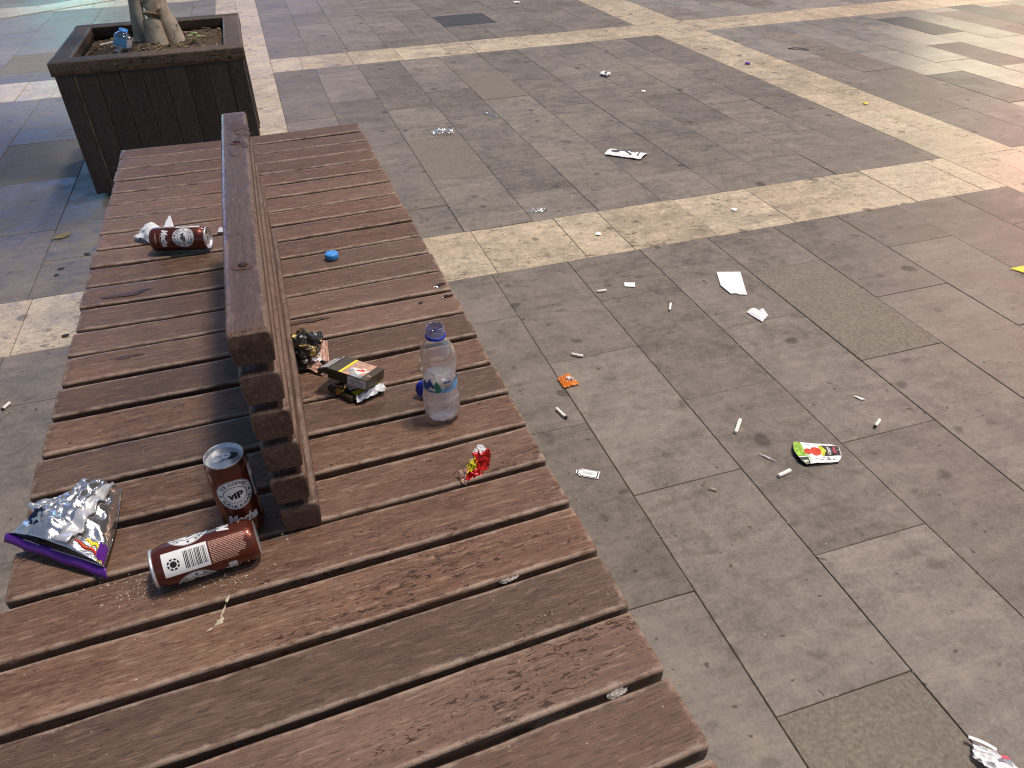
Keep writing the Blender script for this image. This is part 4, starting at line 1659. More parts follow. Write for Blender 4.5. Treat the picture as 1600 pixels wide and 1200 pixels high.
pk = pack(None, 'open cigarette pack with yellow band and white warning panel, propped on another pack')
pk.matrix_basis = Matrix.Translation((0.043, 1.062, S + 0.0255)) @ Matrix.Rotation(rad(-41), 4, 'Z') @ Matrix.Rotation(rad(-11), 4, 'X') @ Matrix.Rotation(rad(5), 4, 'Y')
# flattened pack below it
PK2 = Vector((0.058, 1.045, S))
pk2 = empty('cigarette_pack', PK2, 'flattened cigarette pack with torn white end under the open pack', 'cigarette pack', 'empty cigarette packs')
q0 = (Vector((0.040, 1.020, S + 0.008)), Vector((0.091, 1.036, S + 0.011)), Vector((0.082, 1.078, S + 0.012)), Vector((0.012, 1.072, S + 0.012)))
crp = lambda u, w, s_: Vector((0, 0, 0.0035 * nz((u * 3, w * 3, 0), 2, s_)))
v, f, _ = sheet(lambda u, w: bil(q0, u, w) + crp(u, w, 3), 14, 12, 0.0006)
part('front_card', v, f, M['packbrown'], pk2)
v, f, _ = sheet(lambda u, w: bil([p_ - Vector((0, 0, 0.007)) for p_ in q0], u, w) + crp(u, w, 5) * 0.6, 14, 12, 0.0006)
part('back_card', v, f, M['black'], pk2)
sub = lambda u0, u1, w0, w1, lf: sheet(lambda u, w: bil(q0, u0 + (u1 - u0) * u, w0 + (w1 - w0) * w) + crp(u0 + (u1 - u0) * u, w0 + (w1 - w0) * w, 3) + Vector((0, 0, lf)), 8, 6, 0.0003)
v, f, _ = sub(0.10, 0.97, 0.10, 0.36, 0.0014)
part('yellow_band', v, f, M['yellow'], pk2)
v, f, _ = sub(0.12, 0.45, 0.44, 0.8, 0.0012)
part('white_patch', v, f, M['white_print'], pk2)
v, f, _ = sheet(lambda u, w: bil((Vector((0.041, 1.014, S + 0.005)), Vector((0.094, 1.032, S + 0.010)), Vector((0.089, 1.042, S + 0.015)), Vector((0.043, 1.026, S + 0.012))), u, w)
                + Vector((0.002 * math.sin(u * 23), 0.003 * nz((u * 7, w, 0), 1.7, 2), 0.003 * math.sin(3.1 * w) + 0.004 * nz((u * 5, w * 3, 0), 2, 7))), 16, 5, 0.0005)
part('torn_liner', v, f, M['tissue'], pk2)
v, f = box(-0.004, 0.04, -0.0035, 0.0035, 0, 0.010)
a = math.atan2(1.020 - 1.069, 0.040 - 0.006)
v = [Vector((0.006 + x * math.cos(a) * 1.3 - y * math.sin(a), 1.068 + x * math.sin(a) * 1.3 + y * math.cos(a), S + 0.001 + z)) for x, y, z in v]
part('side_strip', v, f, M['packbrown'], pk2)


def crumpled(c, r, seed, sq=(1, 1, 1), amp=0.55, sub_=3):
    bm = bmesh.new()
    bmesh.ops.create_icosphere(bm, subdivisions=sub_, radius=1.0)
    V = []
    for q in bm.verts:
        p = q.co
        k = 1 + amp * (abs(nz(p, 1.3, seed)) * 1.6 - 0.45) + amp * 0.55 * abs(nz(p, 2.3, seed + 4)) + amp * 0.12 * nz(p, 6, seed + 7)
        V.append(Vector((p.x * k * r * sq[0], p.y * k * r * sq[1], p.z * k * r * sq[2])))
    zmin = min(x.z for x in V)
    bm.verts.index_update()
    F = [tuple(x.index for x in q.verts) for q in bm.faces]
    bm.free()
    return [x + Vector(c) - Vector((0, 0, zmin)) for x in V], F


FO = Vector((-0.022, 1.19, S))
foil = empty('foil_wrapper', FO, 'crumpled black and gold foil wrapper lying against the backrest', 'wrapper')
v, f = crumpled((-0.022, 1.190, S + 0.001), 0.034, 3, (0.85, 1.2, 0.62), 0.42, 4)
part('film', v, f, M['blackgold'], foil)
v, f, _ = sheet(lambda u, w: bil((Vector((-0.018, 1.142, S + 0.02)), Vector((0.000, 1.148, S + 0.012)), Vector((-0.002, 1.185, S + 0.030)), Vector((-0.015, 1.178, S + 0.033))), u, w) + Vector((0, 0, 0.006 * nz((u * 5, w * 5, 0), 2, 3))), 8, 8, 0.0005)
part('white_lining', v, f, M['tissue'], foil)
v, f, _ = sheet(lambda u, w: bil((Vector((-0.030, 1.143, S + 0.006)), Vector((-0.004, 1.118, S + 0.004)), Vector((0.002, 1.13, S + 0.010)), Vector((-0.012, 1.16, S + 0.016))), u, w) + Vector((0, 0, 0.005 * nz((u * 5, w * 5, 0), 2, 6))), 8, 6, 0.0005)
part('torn_edge', v, f, M['pink_paper'], foil)
v, f, _ = sheet(lambda u, w: bil((Vector((-0.002, 1.152, S + 0.012)), Vector((0.012, 1.144, S + 0.010)), Vector((0.016, 1.193, S + 0.022)), Vector((0.0, 1.198, S + 0.024))), u, w) + Vector((0, 0, 0.004 * nz((u * 3, w * 3, 0), 2, 9))), 8, 10, 0.0005)
solo('liner_paper', v, f, M['pink_paper'], 'small pinkish liner paper leaning between foil wrapper and open pack', 'paper scrap')
v, f = crumpled((0.020, 1.053, S + 0.001), 0.0088, 12, (1, 1, 0.9), 0.3, 3)
solo('foil_ball', v, f, M['gold'], 'tiny rolled gold foil ball beside the flattened cigarette pack', 'foil ball')

# ------------------------------------------------------------------ red sweet wrapper stuck in a gap
RW0 = Vector((0.184, 0.803, S))
rw = empty('sweet_wrapper', RW0, 'crumpled red and yellow sweet wrapper stuck in a gap between slats', 'wrapper')
def wrp(c, s_, a_, nu=9, nv=9):
    return sheet(lambda u, w: bil(c, u, w) + Vector((a_ * nz((u * 3, w * 3, 1), 2, s_ + 2), a_ * nz((u * 3, w * 3, 2), 2, s_ + 5), a_ * 1.3 * nz((u * 3, w * 3, 0), 2.2, s_))), nu, nv, 0.0005)
Z = lambda x, y, z: Vector((x, y, S + z))
v, f, _ = wrp((Z(0.184, 0.793, -0.006), Z(0.204, 0.800, -0.004), Z(0.207, 0.806, 0.026), Z(0.181, 0.803, 0.030)), 3, 0.006)
part('red_side', v, f, M['red'], rw, True)
v, f, _ = wrp((Z(0.160, 0.785, -0.004), Z(0.188, 0.789, -0.004), Z(0.185, 0.797, 0.010), Z(0.166, 0.795, 0.008)), 8, 0.006)
part('red_fold', v, f, M['red'], rw, True)
v, f, _ = wrp((Z(0.165, 0.793, 0.006), Z(0.182, 0.794, 0.008), Z(0.184, 0.801, 0.026), Z(0.171, 0.800, 0.016)), 12, 0.005)
part('yellow_side', v, f, M['yellow'], rw, True)
v, f, _ = wrp((Z(0.182, 0.803, 0.026), Z(0.204, 0.807, 0.025), Z(0.199, 0.812, 0.034), Z(0.190, 0.811, 0.038)), 5, 0.002)
part('white_edge', v, f, M['paper'], rw)
v, f, _ = wrp((Z(0.173, 0.799, 0.016), Z(0.185, 0.801, 0.022), Z(0.190, 0.809, 0.036), Z(0.184, 0.807, 0.032)), 6, 0.002)
part('white_edge', v, f, M['paper'], rw)
v, f, _ = wrp((Z(0.153, 0.784, -0.006), Z(0.163, 0.783, -0.006), Z(0.168, 0.795, 0.012), Z(0.157, 0.797, 0.010)), 15, 0.006)
part('crimped_end', v, f, M['pink_paper'], rw)

# ------------------------------------------------------------------ napkin by the far can
NO = Vector((-0.315, 1.83, S))
def nap(u, w):
    p = bil((Z(-0.368, 1.832, 0.004), Z(-0.302, 1.764, 0.014), Z(-0.285, 1.810, 0.020), Z(-0.325, 1.872, 0.018)), u, w)
    return p + Vector((0.006 * nz((u * 4, w * 4, 3), 1.6, 2), 0.006 * nz((u * 4, w * 4, 5), 1.6, 3), 0.022 * math.sin(3.1 * u) * math.sin(3.1 * w) + 0.012 * nz((u * 3, w * 3, 0), 2, 4)))
v, f, k_ = sheet(nap, 16, 16, 0.0006)
v2, f2, _ = sheet(lambda u, w: bil((Z(-0.305, 1.790, 0.004), Z(-0.262, 1.775, 0.006), Z(-0.276, 1.857, 0.040), Z(-0.287, 1.850, 0.03)), u, w) + Vector((0, 0, 0.004 * nz((u * 4, w * 4, 0), 2, 6))), 8, 10, 0.0006)
v, f = join((v, f), (v2, f2))
solo('paper_napkin', v, f, M['tissue'], 'crumpled white paper napkin behind the far lying can', 'napkin', None, True)
v, f, _ = sheet(lambda u, w: bil((Z(-0.178, 1.803, 0.002), Z(-0.145, 1.790, 0.004), Z(-0.145, 1.800, 0.008), Z(-0.17, 1.812, 0.010)), u, w) + Vector((0, 0, 0.003 * nz((u * 4, w * 4, 0), 2, 6))), 8, 6, 0.0005)
solo('paper_scrap', v, f, M['tissue'], 'white paper tip peeking out from the left side of the backrest', 'paper scrap')

# tissue shreds in the slat gaps, bird dropping, crumbs
for (cx, cy, ln, lb_) in ((0.168, 0.598, 0.022, 'shredded white tissue caught in a slat gap below the red wrapper'),
                          (0.232, 0.412, 0.020, 'white tissue shred in the slat gap near the front right bench corner')):
    ms = []
    for k in range(3):
        s0 = k * 0.7
        v, f, _ = sheet(lambda u, w: Vector((cx + ln * (0.6 + 0.2 * k) * (u - 0.5) + 0.004 * (k - 1), cy + (0.008 * (w - 0.5)) * math.sin(0.3 + 2.6 * u) + 0.002 * nz((u * 4, w * 2, k), 2, 3) + 0.04 * (u - .5) * ln, S - 0.006 + 0.002 * k * 0.5 + 0.003 * nz((u * 3, w * 2, k), 2, 5))), 10, 5, 0.0006)
        ms.append((v, f))
    v, f = join(*ms)
    solo('tissue_shred', v, f, M['shred'], lb_, 'tissue')
ms = [blob(-0.178, 0.645, S + 0.0003, 0.006, 0.0038, 0.9, 3, 22, 0.9, 0.0008), blob(-0.1735, 0.658, S + 0.0003, 0.0012, 0.011, -0.35, 5, 20, 0.7, 0.0006),
      blob(-0.168, 0.676, S + 0.0003, 0.002, 0.004, -0.3, 6, 16, 0.7, 0.0006), blob(-0.189, 0.636, S + 0.0003, 0.004, 0.002, 0.3, 8, 16, 0.8, 0.0006)]
v, f = join(*ms)
solo('bird_dropping', v, f, M['drop'], 'dried cream splash on a front slat below the lying can', 'splash')

R = random.Random(31)
V, F = [], []
def bit(c, r):
    n0 = len(V)
    k = [Vector((R.uniform(.5, 1) * r * a, R.uniform(.5, 1) * r * b, R.uniform(.4, .9) * r * d)) for a, b, d in ((1, 0, 0), (-1, 0, 0), (0, 1, 0), (0, -1, 0), (0, 0, 1), (0, 0, -.4))]
    V.extend([Vector(c) + q for q in k])
    for a, b, d in ((0, 2, 4), (2, 1, 4), (1, 3, 4), (3, 0, 4), (2, 0, 5), (1, 2, 5), (3, 1, 5), (0, 3, 5)):
        F.append((n0 + a, n0 + b, n0 + d))
for k in range(260):
    q = R.random()
    if q < 0.42:
        x, y = R.gauss(-0.285, 0.028), R.gauss(0.728, 0.015)
    elif q < 0.62:
        x, y = R.gauss(-0.175, 0.03), R.gauss(0.704, 0.006)
    elif q < 0.75:
        x, y = R.gauss(-0.10, 0.05), R.gauss(0.73, 0.03)
    else:
        x, y = R.uniform(-0.42, 0.28), R.uniform(0.3, 1.9)
    bit((x, y, S + 0.0006), R.choice([0.0006, 0.0009, 0.0012, 0.0018]))
solo('crumbs', V, F, M['crumb'], 'pale crumbs scattered over the slats round the cans', 'crumbs')['kind'] = 'stuff'

# ------------------------------------------------------------------ litter on the ground
G = 0.0010


def gsheet(name, c, n, amp, seed, mat, label, cat, group=None, lift=0.0, smooth=False, curl=0.0):
    c = [Vector((*q, 0)) if len(q) == 2 else Vector(q) for q in c]
    def fn(u, w):
        p = bil(c, u, w)
        h = amp * (0.5 + nz((u * 2.5, w * 2.5, 0), 1.7, seed)) + curl * ((2 * u - 1) ** 2 + (2 * w - 1) ** 2) * 0.5
        p.z += G + 0.0006 + max(0.0, h) + lift
        return p
    v, f, _ = sheet(fn, n, n, 0.0005)
    return solo(name, v, f, mat, label, cat, group, smooth)


def poly_sheet(name, pts, mat, label, cat, z=G, t_=0.0005, wob=0.0, seed=0):
    n = len(pts)
    V = [Vector((x, y, z + t_ + max(0, wob * (0.4 + nz((x * 30, y * 30, 0), 1, seed))))) for x, y in pts]
    V += [q - Vector((0, 0, t_)) for q in V]
    F = [tuple(range(n)), tuple(range(2 * n - 1, n - 1, -1))] + [(i, n + i, n + (i + 1) % n, (i + 1) % n) for i in range(n)]
    return solo(name, V, F, mat, label, cat)


# cigarette butts
butts = [((0.8892, 1.9642), (0.9197, 1.9621), None, 'short white cigarette end lying left of the small blank paper slip'),
         ((1.0526, 1.7801), (1.0743, 1.8148), None, 'stubby white cigarette end standing out alone below the small paper slip'),
         ((0.6791, 1.654), (0.7062, 1.6339), None, 'white cigarette end lying above the orange sweet wrapper'),
         ((0.5501, 1.4332), (0.5623, 1.387), 1, 'long white cigarette stub with burnt tip near the bench edge, below orange wrapper'),
         ((0.9303, 1.1965), (0.9672, 1.2365), None, 'fat cream cigarette filter up and left of the flattened juice carton'),
         ((1.2614, 1.1039), (1.2916, 1.1225), 0, 'short cigarette stub with dark end up and right of the juice carton'),
         ((0.94, 1.0291), (0.9758, 1.0371), None, 'cream cigarette filter lying just left below the juice carton'),
         ((-0.8302, 1.9138), (-0.8171, 1.9416), 0, 'cigarette stub with dark end left of the bench below the cream band')]
for (p0, p1, burn, lb_) in butts:
    r_ = 0.0048 if 'fat' in lb_ or 'filter' in lb_ else 0.0040
    a, b = Vector((*p0, G + r_ * 0.8)), Vector((*p1, G + r_ * 0.8))
    root = empty('cigarette_butt', ((a + b) / 2 - Vector((0, 0, r_ * 0.8))), lb_, 'cigarette butt', 'cigarette butts scattered on the paving')
    dn_ = (b - a)
    k = 0.86 if burn is not None else 1.0
    aa, bb = (a, a + dn_ * k) if burn == 1 else (b, b - dn_ * k) if burn == 0 else (a, b)
    pts = [aa.lerp(bb, q) + Vector((0.0006 * math.sin(q * 7), 0.0006 * math.cos(q * 5), 0)) for q in (0, .04, .35, .7, .96, 1)]
    v, f = tube(pts, [r_ * .86, r_, r_ * .97, r_ * 1.03, r_, r_ * .86], 12)
    part('paper_tube', [Vector((q.x, q.y, max(G, q.z))) for q in v], f, M['filter'], root, True)
    if burn is not None:
        cc = b if burn == 1 else a
        v, f = tube([bb, bb.lerp(cc, 0.6), cc], [r_ * .95, r_ * .9, r_ * .6], 10)
        part('burnt_end', v, f, M['ash'], root)

# papers
gsheet('paper_sheet', ((1.281, 1.862), (1.330, 1.786), (1.390, 1.925), (1.317, 1.954)), 10, 0.002, 3, M['paper'],
       'largest blank white paper sheet lying flat on the grey paving', 'paper', None, 0, True) if False else None
pts = [(1.317, 1.954), (1.281, 1.866), (1.283, 1.808), (1.302, 1.806), (1.306, 1.797), (1.329, 1.786), (1.390, 1.926)]
o = poly_sheet('paper_sheet', list(reversed(pts)) if False else pts, M['paper'], 'largest blank white paper sheet lying flat on the grey paving', 'paper', G, 0.0006, 0.003, 2)
gsheet('paper_slip', ((0.9882, 1.9688), (1.0176, 1.9535), (1.0306, 1.981), (0.9972, 1.9933)), 6, 0.001, 5, M['paper'], 'small square blank paper slip below the cream band', 'paper')
tp = empty('torn_paper', (1.291, 1.669, G), 'small torn white paper with folded strip, below the large sheet', 'paper')
v, f, _ = sheet(lambda u, w: bil((Vector((1.2687, 1.6918, G + .001)), Vector((1.2816, 1.6249, G + .002)), Vector((1.3035, 1.6390, G + .004)), Vector((1.304, 1.6995, G + .003))), u, w) + Vector((0.004 * math.sin(3.1 * u) * w, 0, 0.006 * math.sin(3.1 * w) * (1 - 0.5 * u) + 0.002 * nz((u * 4, w * 4, 0), 2, 2))), 10, 8, 0.0005)
part('sheet', v, f, M['paper'], tp)
v, f, _ = sheet(lambda u, w: bil((Vector((1.3137, 1.6915, G + .001)), Vector((1.3053, 1.6455, G + .001)), Vector((1.3152, 1.6471, G + .005)), Vector((1.3247, 1.6895, G + .005))), u, w), 6, 4, 0.0005)
part('folded_strip', v, f, M['paper'], tp)
gsheet('paper_crumb', ((1.296, 1.228), (1.306, 1.208), (1.316, 1.206), (1.304, 1.226)), 5, 0.002, 4, M['paper'], 'tiny white paper sliver above the stub right of the carton', 'paper scrap')
gsheet('torn_strip', ((0.940, 1.116), (0.954, 1.088), (0.966, 1.074), (0.952, 1.100)), 7, 0.004, 6, M['pink_paper'] if False else M['paper'], 'thin torn white strip left of the juice carton', 'paper scrap')
pkx = empty('flat_packet', (1.515, 3.10, G), 'white printed flat paper packet with dark edge in the upper paving panel', 'wrapper')
v, f = join(box(-0.082, 0.082, -0.036, 0.036, 0.0, 0.010))
a = math.atan2(3.035 - 3.159, 1.582 - 1.453)
ca, sa = math.cos(a), math.sin(a)
tf = lambda q: Vector((1.517 + q[0] * ca - q[1] * sa, 3.108 + q[0] * sa + q[1] * ca, G + q[2]))
v, f, _ = sheet(lambda u, w: tf(((u - .5) * 0.175 + 0.006 * (w - .5), (w - .5) * 0.082, 0.012 + 0.004 * nz((u * 4, w * 3, 0), 2, 3) - 0.008 * (2 * w - 1) ** 2)), 14, 8, 0.0006)
part('sleeve', v, f, M['paper'], pkx)
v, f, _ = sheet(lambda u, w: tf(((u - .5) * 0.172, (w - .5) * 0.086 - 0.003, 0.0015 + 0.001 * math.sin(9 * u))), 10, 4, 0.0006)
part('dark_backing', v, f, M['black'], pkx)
for (u0, w0, l_, h_, an) in ((-0.05, 0.0, 0.02, 0.004, 0.4), (-0.02, 0.012, 0.03, 0.003, 0.2), (0.01, -0.004, 0.03, 0.003, -0.7), (0.03, 0.012, 0.012, 0.005, 0.2), (0.060, 0.004, 0.003, 0.024, 0.1), (-0.045, -0.014, 0.016, 0.002, 0.1)):
    q = [(u0 + x * math.cos(an) - y * math.sin(an), w0 + x * math.sin(an) + y * math.cos(an)) for x, y in ((-l_, -h_), (l_, -h_), (l_, h_), (-l_, h_))]
    V = [tf((x, y, 0.0150 + 0.0002)) for x, y in q] + [tf((x, y, 0.0120)) for x, y in q]
    part('printed_mark', V, [(0, 1, 2, 3), (0, 4, 5, 1), (1, 5, 6, 2), (2, 6, 7, 3), (3, 7, 4, 0)], M['text_grey'], pkx)
wr = gsheet('crushed_cup_lid', ((1.955, 4.44), (1.985, 4.385), (2.03, 4.44), (1.99, 4.49)), 8, 0.014, 3, M['paper'], 'small white crushed paper with dark hole in the upper paving panel', 'paper', None, 0.002, False, 0.006)
v, f = blob(1.983, 4.415, 0.024, 0.010, 0.012, 0, 4, 14, 0.3)
V = [q - wr.matrix_basis.translation for q in v]
add('torn_hole', mesh('torn_hole', V, f, False, None, None, (M['black'],)), wr)
cf = gsheet('clear_film', ((0.74, 3.71), (0.845, 3.68), (0.86, 3.76), (0.75, 3.775)), 12, 0.018, 7, M['film'], 'crinkled clear plastic film on the tan rough slab', 'plastic film')
gsheet('clear_film', ((0.875, 2.640), (0.95, 2.615), (0.97, 2.645), (0.90, 2.665)), 10, 0.012, 9, M['film'], 'clear plastic film lying on the edge of the middle cream band', 'plastic film')
gsheet('straw_wrapper', ((1.075, 3.96), (1.12, 3.88), (1.135, 3.885), (1.10, 3.975)), 8, 0.008, 9, M['film'], 'twisted clear straw wrapper in the upper paving panel', 'plastic film')

# open tag
tgx = empty('shop_tag', (0.535, 1.182, G), 'white OPEN tag with black outline beside the bench edge', 'tag')
a = math.atan2(1.169 - 1.197, 0.556 - 0.514)
ca, sa = math.cos(a), math.sin(a)
tg = lambda x, y, z: Vector((0.535 + x * ca - y * sa, 1.1825 + x * sa + y * ca, G + z))
def tagshape(k):
    return [(-0.028 * 1 + (1 - k) * 0.028, -0.006 * k), (-0.024 * k, -0.006 * k), (-0.017 * k, -0.0125 * k), (0.026 * k, -0.0125 * k), (0.026 * k, 0.0125 * k), (-0.017 * k, 0.0125 * k), (-0.024 * k, 0.006 * k), (-0.028 * 1 + (1 - k) * 0.028, 0.006 * k)]
def tagpoly(pts, z0, z1, mat, nm):
    n = len(pts)
    V = [tg(x, y, z1) for x, y in pts] + [tg(x, y, z0) for x, y in pts]
    F = [tuple(range(n)), tuple(range(2 * n - 1, n - 1, -1))] + [(i, n + i, n + (i + 1) % n, (i + 1) % n) for i in range(n)]
    return part(nm, V, F, mat, tgx)
tagpoly(tagshape(1.0), 0, 0.0006, M['paper'], 'card')
tagpoly(tagshape(0.9), 0.0006, 0.0009, M['black'], 'outline')
tagpoly(tagshape(0.80), 0.0009, 0.0012, M['paper'], 'face')
VF = text2d('OPEN', 0.0085, 0, 0, 0.026, 0, 0.0)
part('lettering', [tg(-x + 0.002, -y, 0.0014) for x, y in VF[0]], VF[1], M['text_grey'], tgx)

# orange wrapper
ow = empty('orange_wrapper', (0.623, 1.535, G), 'small bright orange sweet wrapper on the paving near the bench', 'wrapper')
v, f, _ = sheet(lambda u, w: bil((Vector((0.601, 1.511, G)), Vector((0.646, 1.514, G)), Vector((0.636, 1.570, G)), Vector((0.600, 1.557, G))), u, w)
                + Vector((0.002 * math.sin(w * 30), 0.003 * nz((u * 3, w * 3, 1), 2, 5), 0.002 + 0.009 * math.sin(3.1 * u) * math.sin(3.1 * w) + 0.004 * abs(nz((u * 4, w * 4, 0), 2, 3)))), 14, 14, 0.0005)
part('film', v, f, M['orange'], ow)
def owp(x, y):
    return Vector((0.626 + x * 0.8 - y * 0.5, 1.532 + y * 0.8 + x * 0.2, G + 0.0155))
for (x, y, l_, h_) in ((0, 0, 0.002, 0.009), (0.004, 0.002, 0.0015, 0.008), (-0.004, -0.003, 0.005, 0.0016), (0.003, -0.006, 0.005, 0.0016), (-0.006, 0.004, 0.0015, 0.005)):
    V = [owp(x - l_, y - h_), owp(x + l_, y - h_), owp(x + l_, y + h_), owp(x - l_, y + h_)]
    V += [q - Vector((0, 0, 0.008)) for q in V]
    part('printed_mark', V, [(0, 1, 2, 3), (0, 4, 5, 1), (1, 5, 6, 2), (2, 6, 7, 3), (3, 7, 4, 0)], M['white_print'], ow)

# flattened juice carton
JO = Vector((1.072, 1.075, G))
jc = empty('juice_carton', JO, 'flattened white juice carton with green, tomato and black print', 'carton')
jq = (Vector((1.012, 1.043, 0)), Vector((1.108, 1.024, 0)), Vector((1.134, 1.077, 0)), Vector((1.032, 1.120, 0)))
def jz(u, w):
    return G + 0.0075 + 0.0022 * nz((u * 3, w * 3, 0), 1.8, 4) - 0.004 * max(0, abs(2 * w - 1) - 0.6) / 0.4 + 0.003 * (1 - u)
def jp(u, w, lf=0.0):
    p = bil(jq, u, w)
    # left end is rounded and crushed, the right end is tapered
    sh = Vector((0.0, 0.0, 0))
    if u < 0.2:
        sh = (jq[1] - jq[0]) * (0.0 + 0.10 * (1 - u / 0.2) * (2 * w - 1) ** 2 - 0.04 * (1 - u / 0.2) * (1 - (2 * w - 1) ** 2))
    if u > 0.9:
        sh = -(jq[1] - jq[0]) * 0.10 * (u - 0.9) / 0.1 * (2 * w - 1) ** 4
    p = p + sh
    p.z = jz(u, w) + lf
    return p
v, f, _ = sheet(lambda u, w: jp(u, w), 22, 14, 0.0007)
part('front_panel', v, f, M['paper'], jc)
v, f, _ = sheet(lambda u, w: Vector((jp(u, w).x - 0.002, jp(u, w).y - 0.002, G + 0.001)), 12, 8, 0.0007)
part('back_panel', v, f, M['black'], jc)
def jsub(nm, u0, u1, w0, w1, mat, lf, nu=8, nv=6, par=None):
    v, f, _ = sheet(lambda u, w: jp(u0 + (u1 - u0) * u, w0 + (w1 - w0) * w, lf), nu, nv, 0.0003)
    return part(nm, v, f, mat, jc)
jsub('leaf_print', 0.0, 0.19, 0.30, 0.98, M['green_print'], 0.0007)
jsub('pale_print', 0.14, 0.26, 0.05, 0.50, M['pale_green'], 0.0006)
jsub('crushed_edge', -0.03, 0.20, -0.02, 0.24, M['black'], 0.0008)
jsub('crushed_edge', 0.01, 0.16, 0.05, 0.12, M['pale_green'], 0.0013)
jsub('brand_panel', 0.60, 0.985, 0.26, 0.80, M['black'], 0.0008)
jsub('lime_print', 0.54, 0.602, 0.26, 0.80, M['lime'], 0.0007)
def jflat(VF, lf):
    return [jp(x, y, lf) for x, y in VF[0]], VF[1]
v, f = jflat(join2(disc2d(0.44, 0.50, 0.115, 0.205, 22, 3), disc2d(0.26, 0.50, 0.085, 0.13, 18, 2)), 0.0012)
part('fruit_print', v, f, M['tomato'], jc)
v, f = jflat(([(0.59, 0.28), (0.68, 0.53), (0.59, 0.78)], [(0, 1, 2)]), 0.0014)
part('lime_print', v, f, M['lime'], jc)
def jtext(s, h, uc, wc, wid, sh, mat, nm):
    VF = fine2d(text2d(s, h, 0, 0, wid, sh, 0.03), 0.06)
    # reads up the carton: text x -> w, text y -> -u
    v, f = jflat(([(uc - y, wc + x) for x, y in VF[0]], VF[1]), 0.0017)
    part(nm, v, f, mat, jc)
jtext('Cappy', 0.075, 0.725, 0.53, 0.44, 0.25, M['white_print'], 'lettering')
jtext('elma', 0.075, 0.85, 0.53, 0.36, 0.2, M['pink_print'], 'lettering')
R = random.Random(6)
tx = []
for k in range(14):
    u0 = R.uniform(0.3, 0.9)
    w0 = R.choice([0.10, 0.14, 0.18, 0.86, 0.90])
    tx.append(rect2d(u0, u0 + R.uniform(0.03, 0.07), w0, w0 + 0.018))
v, f = jflat(join2(*tx), 0.001)
part('small_print', v, f, M['text_grey'], jc)

# yellow wrapper at the right, white crumpled paper at the bottom
v, f, _ = sheet(lambda u, w: bil((Vector((2.227, 1.640, G)), Vector((2.245, 1.600, G)), Vector((2.37, 1.560, G)), Vector((2.35, 1.610, G))), u, w)
                + Vector((0, 0, 0.004 + 0.016 * math.sin(3.1 * w) * (0.4 + 0.6 * abs(nz((u * 3, w, 0), 2, 3))))), 14, 8, 0.0006)
solo('yellow_wrapper', v, f, M['yellow'], 'crumpled yellow wrapper lying on a paving joint at the right edge', 'wrapper')
cp = empty('crumpled_paper', (0.875, 0.355, G), 'crumpled white printed paper on the joint beside the rough tan slab at the bottom', 'paper')
v, f, _ = sheet(lambda u, w: bil((Vector((0.855, 0.372, G)), Vector((0.868, 0.31, G)), Vector((0.915, 0.318, G)), Vector((0.874, 0.392, G))), u, w) + Vector((0, 0, 0.003 + 0.016 * abs(nz((u * 3, w * 3, 0), 2, 3)) + 0.008 * math.sin(3.1 * u))), 14, 12, 0.0006)
part('sheet', v, f, M['paper'], cp)
v, f, _ = sheet(lambda u, w: bil((Vector((0.868, 0.397, G)), Vector((0.893, 0.366, G)), Vector((0.897, 0.370, G)), Vector((0.872, 0.401, G))), u, w) + Vector((0, 0, 0.012 + 0.003 * math.sin(3 * u))), 8, 3, 0.0006)
part('rolled_edge', v, f, M['paper'], cp)
v, f, _ = sheet(lambda u, w: bil((Vector((0.886, 0.352, G)), Vector((0.896, 0.346, G)), Vector((0.897, 0.352, G)), Vector((0.888, 0.357, G))), u, w) + Vector((0, 0, 0.021)), 4, 3, 0.0006)
part('red_mark', v, f, M['pink_print'], cp)

# tiny leftovers
def tiny(name, x, y, r_, mat, label, cat, seed, flat_=0.16, group=None):
    v, f = crumpled((x, y, G), r_, seed, (1, 1, flat_), 0.5, 2)
    return solo(name, v, f, mat, label, cat, group)
cap('bottle_cap', (2.922, 4.344, 0.001), (0, 0, 0), 0.016, 0.008, M['purple_cap'], 'purple bottle cap on the far cream strip')
v, f, _ = sheet(lambda u, w: Vector((3.39 + 0.10 * u + 0.012 * (w - .5), 4.60 - 0.09 * u + 0.02 * (w - .5), G + 0.002 + 0.006 * math.sin(3.1 * u))), 8, 4, 0.001)
solo('black_strip', v, f, M['black'], 'small black plastic strip in the far right paving panel', 'plastic scrap')
tiny('yellow_scrap', 3.027, 3.365, 0.014, M['yellow'], 'tiny yellow scrap on the right cream strip', 'scrap', 4)
tiny('white_scrap', 1.065, 2.367, 0.013, M['paper'], 'tiny white paper scrap on the middle cream band near the bench', 'paper scrap', 5)
tiny('white_scrap', 1.644, 2.386, 0.012, M['paper'], 'tiny white paper scrap farther right along the middle cream band', 'paper scrap', 8)
tiny('white_scrap', 2.26, 7.02, 0.03, M['paper'], 'tiny white paper scrap in the farthest paving field at the top', 'paper scrap', 9)
tiny('white_scrap', 2.05, 4.03, 0.014, M['paper'], 'tiny white scrap just below right of the crushed white paper', 'paper scrap', 11)
def leafy(name, x, y, l_, w_, an, mat, label):
    def fn(u, w):
        s_ = math.sin(math.pi * min(max(u, 0.02), 0.98)) ** 0.8
        a_, b_ = (u - .5) * l_, (w - .5) * w_ * s_
        return Vector((x + a_ * math.cos(an) - b_ * math.sin(an), y + a_ * math.sin(an) + b_ * math.cos(an), G + 0.002 + 0.005 * (2 * u - 1) ** 2 + 0.002 * abs(2 * w - 1)))
    v, f, _ = sheet(fn, 10, 4, 0.0005)
    solo(name, v, f, mat, label, 'leaf')
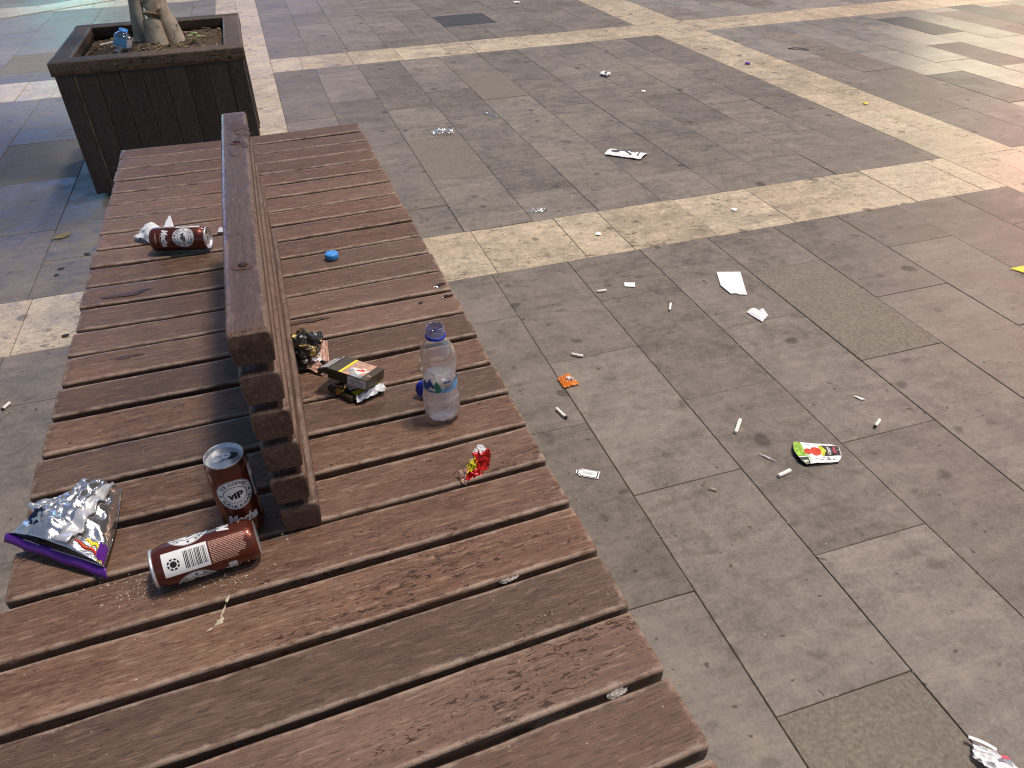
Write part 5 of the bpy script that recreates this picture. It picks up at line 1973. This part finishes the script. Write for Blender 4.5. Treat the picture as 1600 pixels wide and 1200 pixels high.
leafy('fallen_leaf', 0.78, 1.04, 0.022, 0.005, -0.7, M['drop'], 'tiny straw yellow leaf on the paving between tag and juice carton')
leafy('fallen_leaf', -0.85, 3.055, 0.075, 0.03, 0.5, M['leaf_dry'], 'dry brown leaf on the paving left of the bench and planter')
for (x, y, rx, ry, lb_) in ((-0.728, 2.269, 0.011, 0.012, 'black gum spot on the cream band left of the bench'), (-0.813, 2.767, 0.012, 0.009, 'long black gum spot left of the bench, middle of three above the cream band'),
                            (-0.82, 2.719, 0.009, 0.010, 'black gum spot left of the bench, closest of three to the cream band'), (-0.739, 2.863, 0.011, 0.015, 'black gum spot hugging the bench edge, highest of three')):
    v, f = blob(x, y, G, rx, ry, 0.3, x * 13, 18, 0.25, 0.0012)
    solo('gum_spot', v, f, M['gum'], lb_, 'gum', 'trodden gum spots', True)

# small bottle thrown into the planter
PB = Vector((-0.545, 3.74, soil_z(-0.545, 3.74) - 0.006))
pb = empty('plastic_bottle', PB, 'empty clear water bottle with blue label dropped in the planter', 'bottle')
pr2 = [(0.0, 0.004), (0.018, 0.001), (0.026, 0.004), (0.030, 0.014), (0.030, 0.045), (0.028, 0.06), (0.030, 0.075), (0.030, 0.11), (0.027, 0.125), (0.018, 0.142), (0.0125, 0.15), (0.0125, 0.165)]
V, F = shell(pr2, 0.0006, 28)
add('shell', mesh('shell', V, F, True, None, None, (M['pet'],)), pb)
V, F = lathe([(0.0305, 0.052), (0.0307, 0.054), (0.0307, 0.112), (0.0305, 0.114)], 32)
add('label', mesh('label', V, F, True, [0 if (k % 32) < 9 or (k % 32) > 20 else 1 for k in range(len(F))], None, (M['skyband'], M['white_print'])), pb)
V, F = lathe([(0.0150, 0.153), (0.0150, 0.167), (0.0, 0.168)], 24)
add('cap', mesh('cap', V, F, True, None, None, (M['cap_light'],)), pb)
V, F = lathe([(0.0306, 0.05), (0.0309, 0.052), (0.0306, 0.054)], 32)
add('label_edge', mesh('label_edge', V, F, True, None, None, (M['skyband'],)), pb)
pb.rotation_euler = (rad(-14), rad(-16), rad(200))
pb.scale = (1.15, 1.0, 0.56)
v, f = tube([(-0.66, 3.97, soil_z(-0.66, 3.97) + 0.006), (-0.60, 3.975, soil_z(-0.60, 3.975) + 0.008)], [0.0042, 0.0042], 10)
solo('cigarette_butt', v, f, M['filter'], 'white cigarette end on the soil in the planter left of the bottle', 'cigarette butt')
leafy('fallen_leaf', -0.085, 3.455, 0.022, 0.015, 0.4, M['drop'], 'tiny yellow leaf scrap on the planter rim') if False else None

# grit on the paving
R = random.Random(17)
V, F = [], []
for k in range(900):
    x, y = R.uniform(-1.3, 3.6), R.uniform(0.25, 4.5)
    if -0.45 < x < 0.31 and y < 2.45:
        continue
    if R.random() < 0.35:
        x = XK[R.randrange(2, 10)] + R.gauss(0, 0.012)
        y = R.uniform(0.3, 1.9)
    bit((x, y, G + 0.0004), R.choice([0.0007, 0.001, 0.0014, 0.002]))
solo('grit', V, F, M['crumb'], 'pale grit sprinkled over the paving', 'grit')['kind'] = 'stuff'
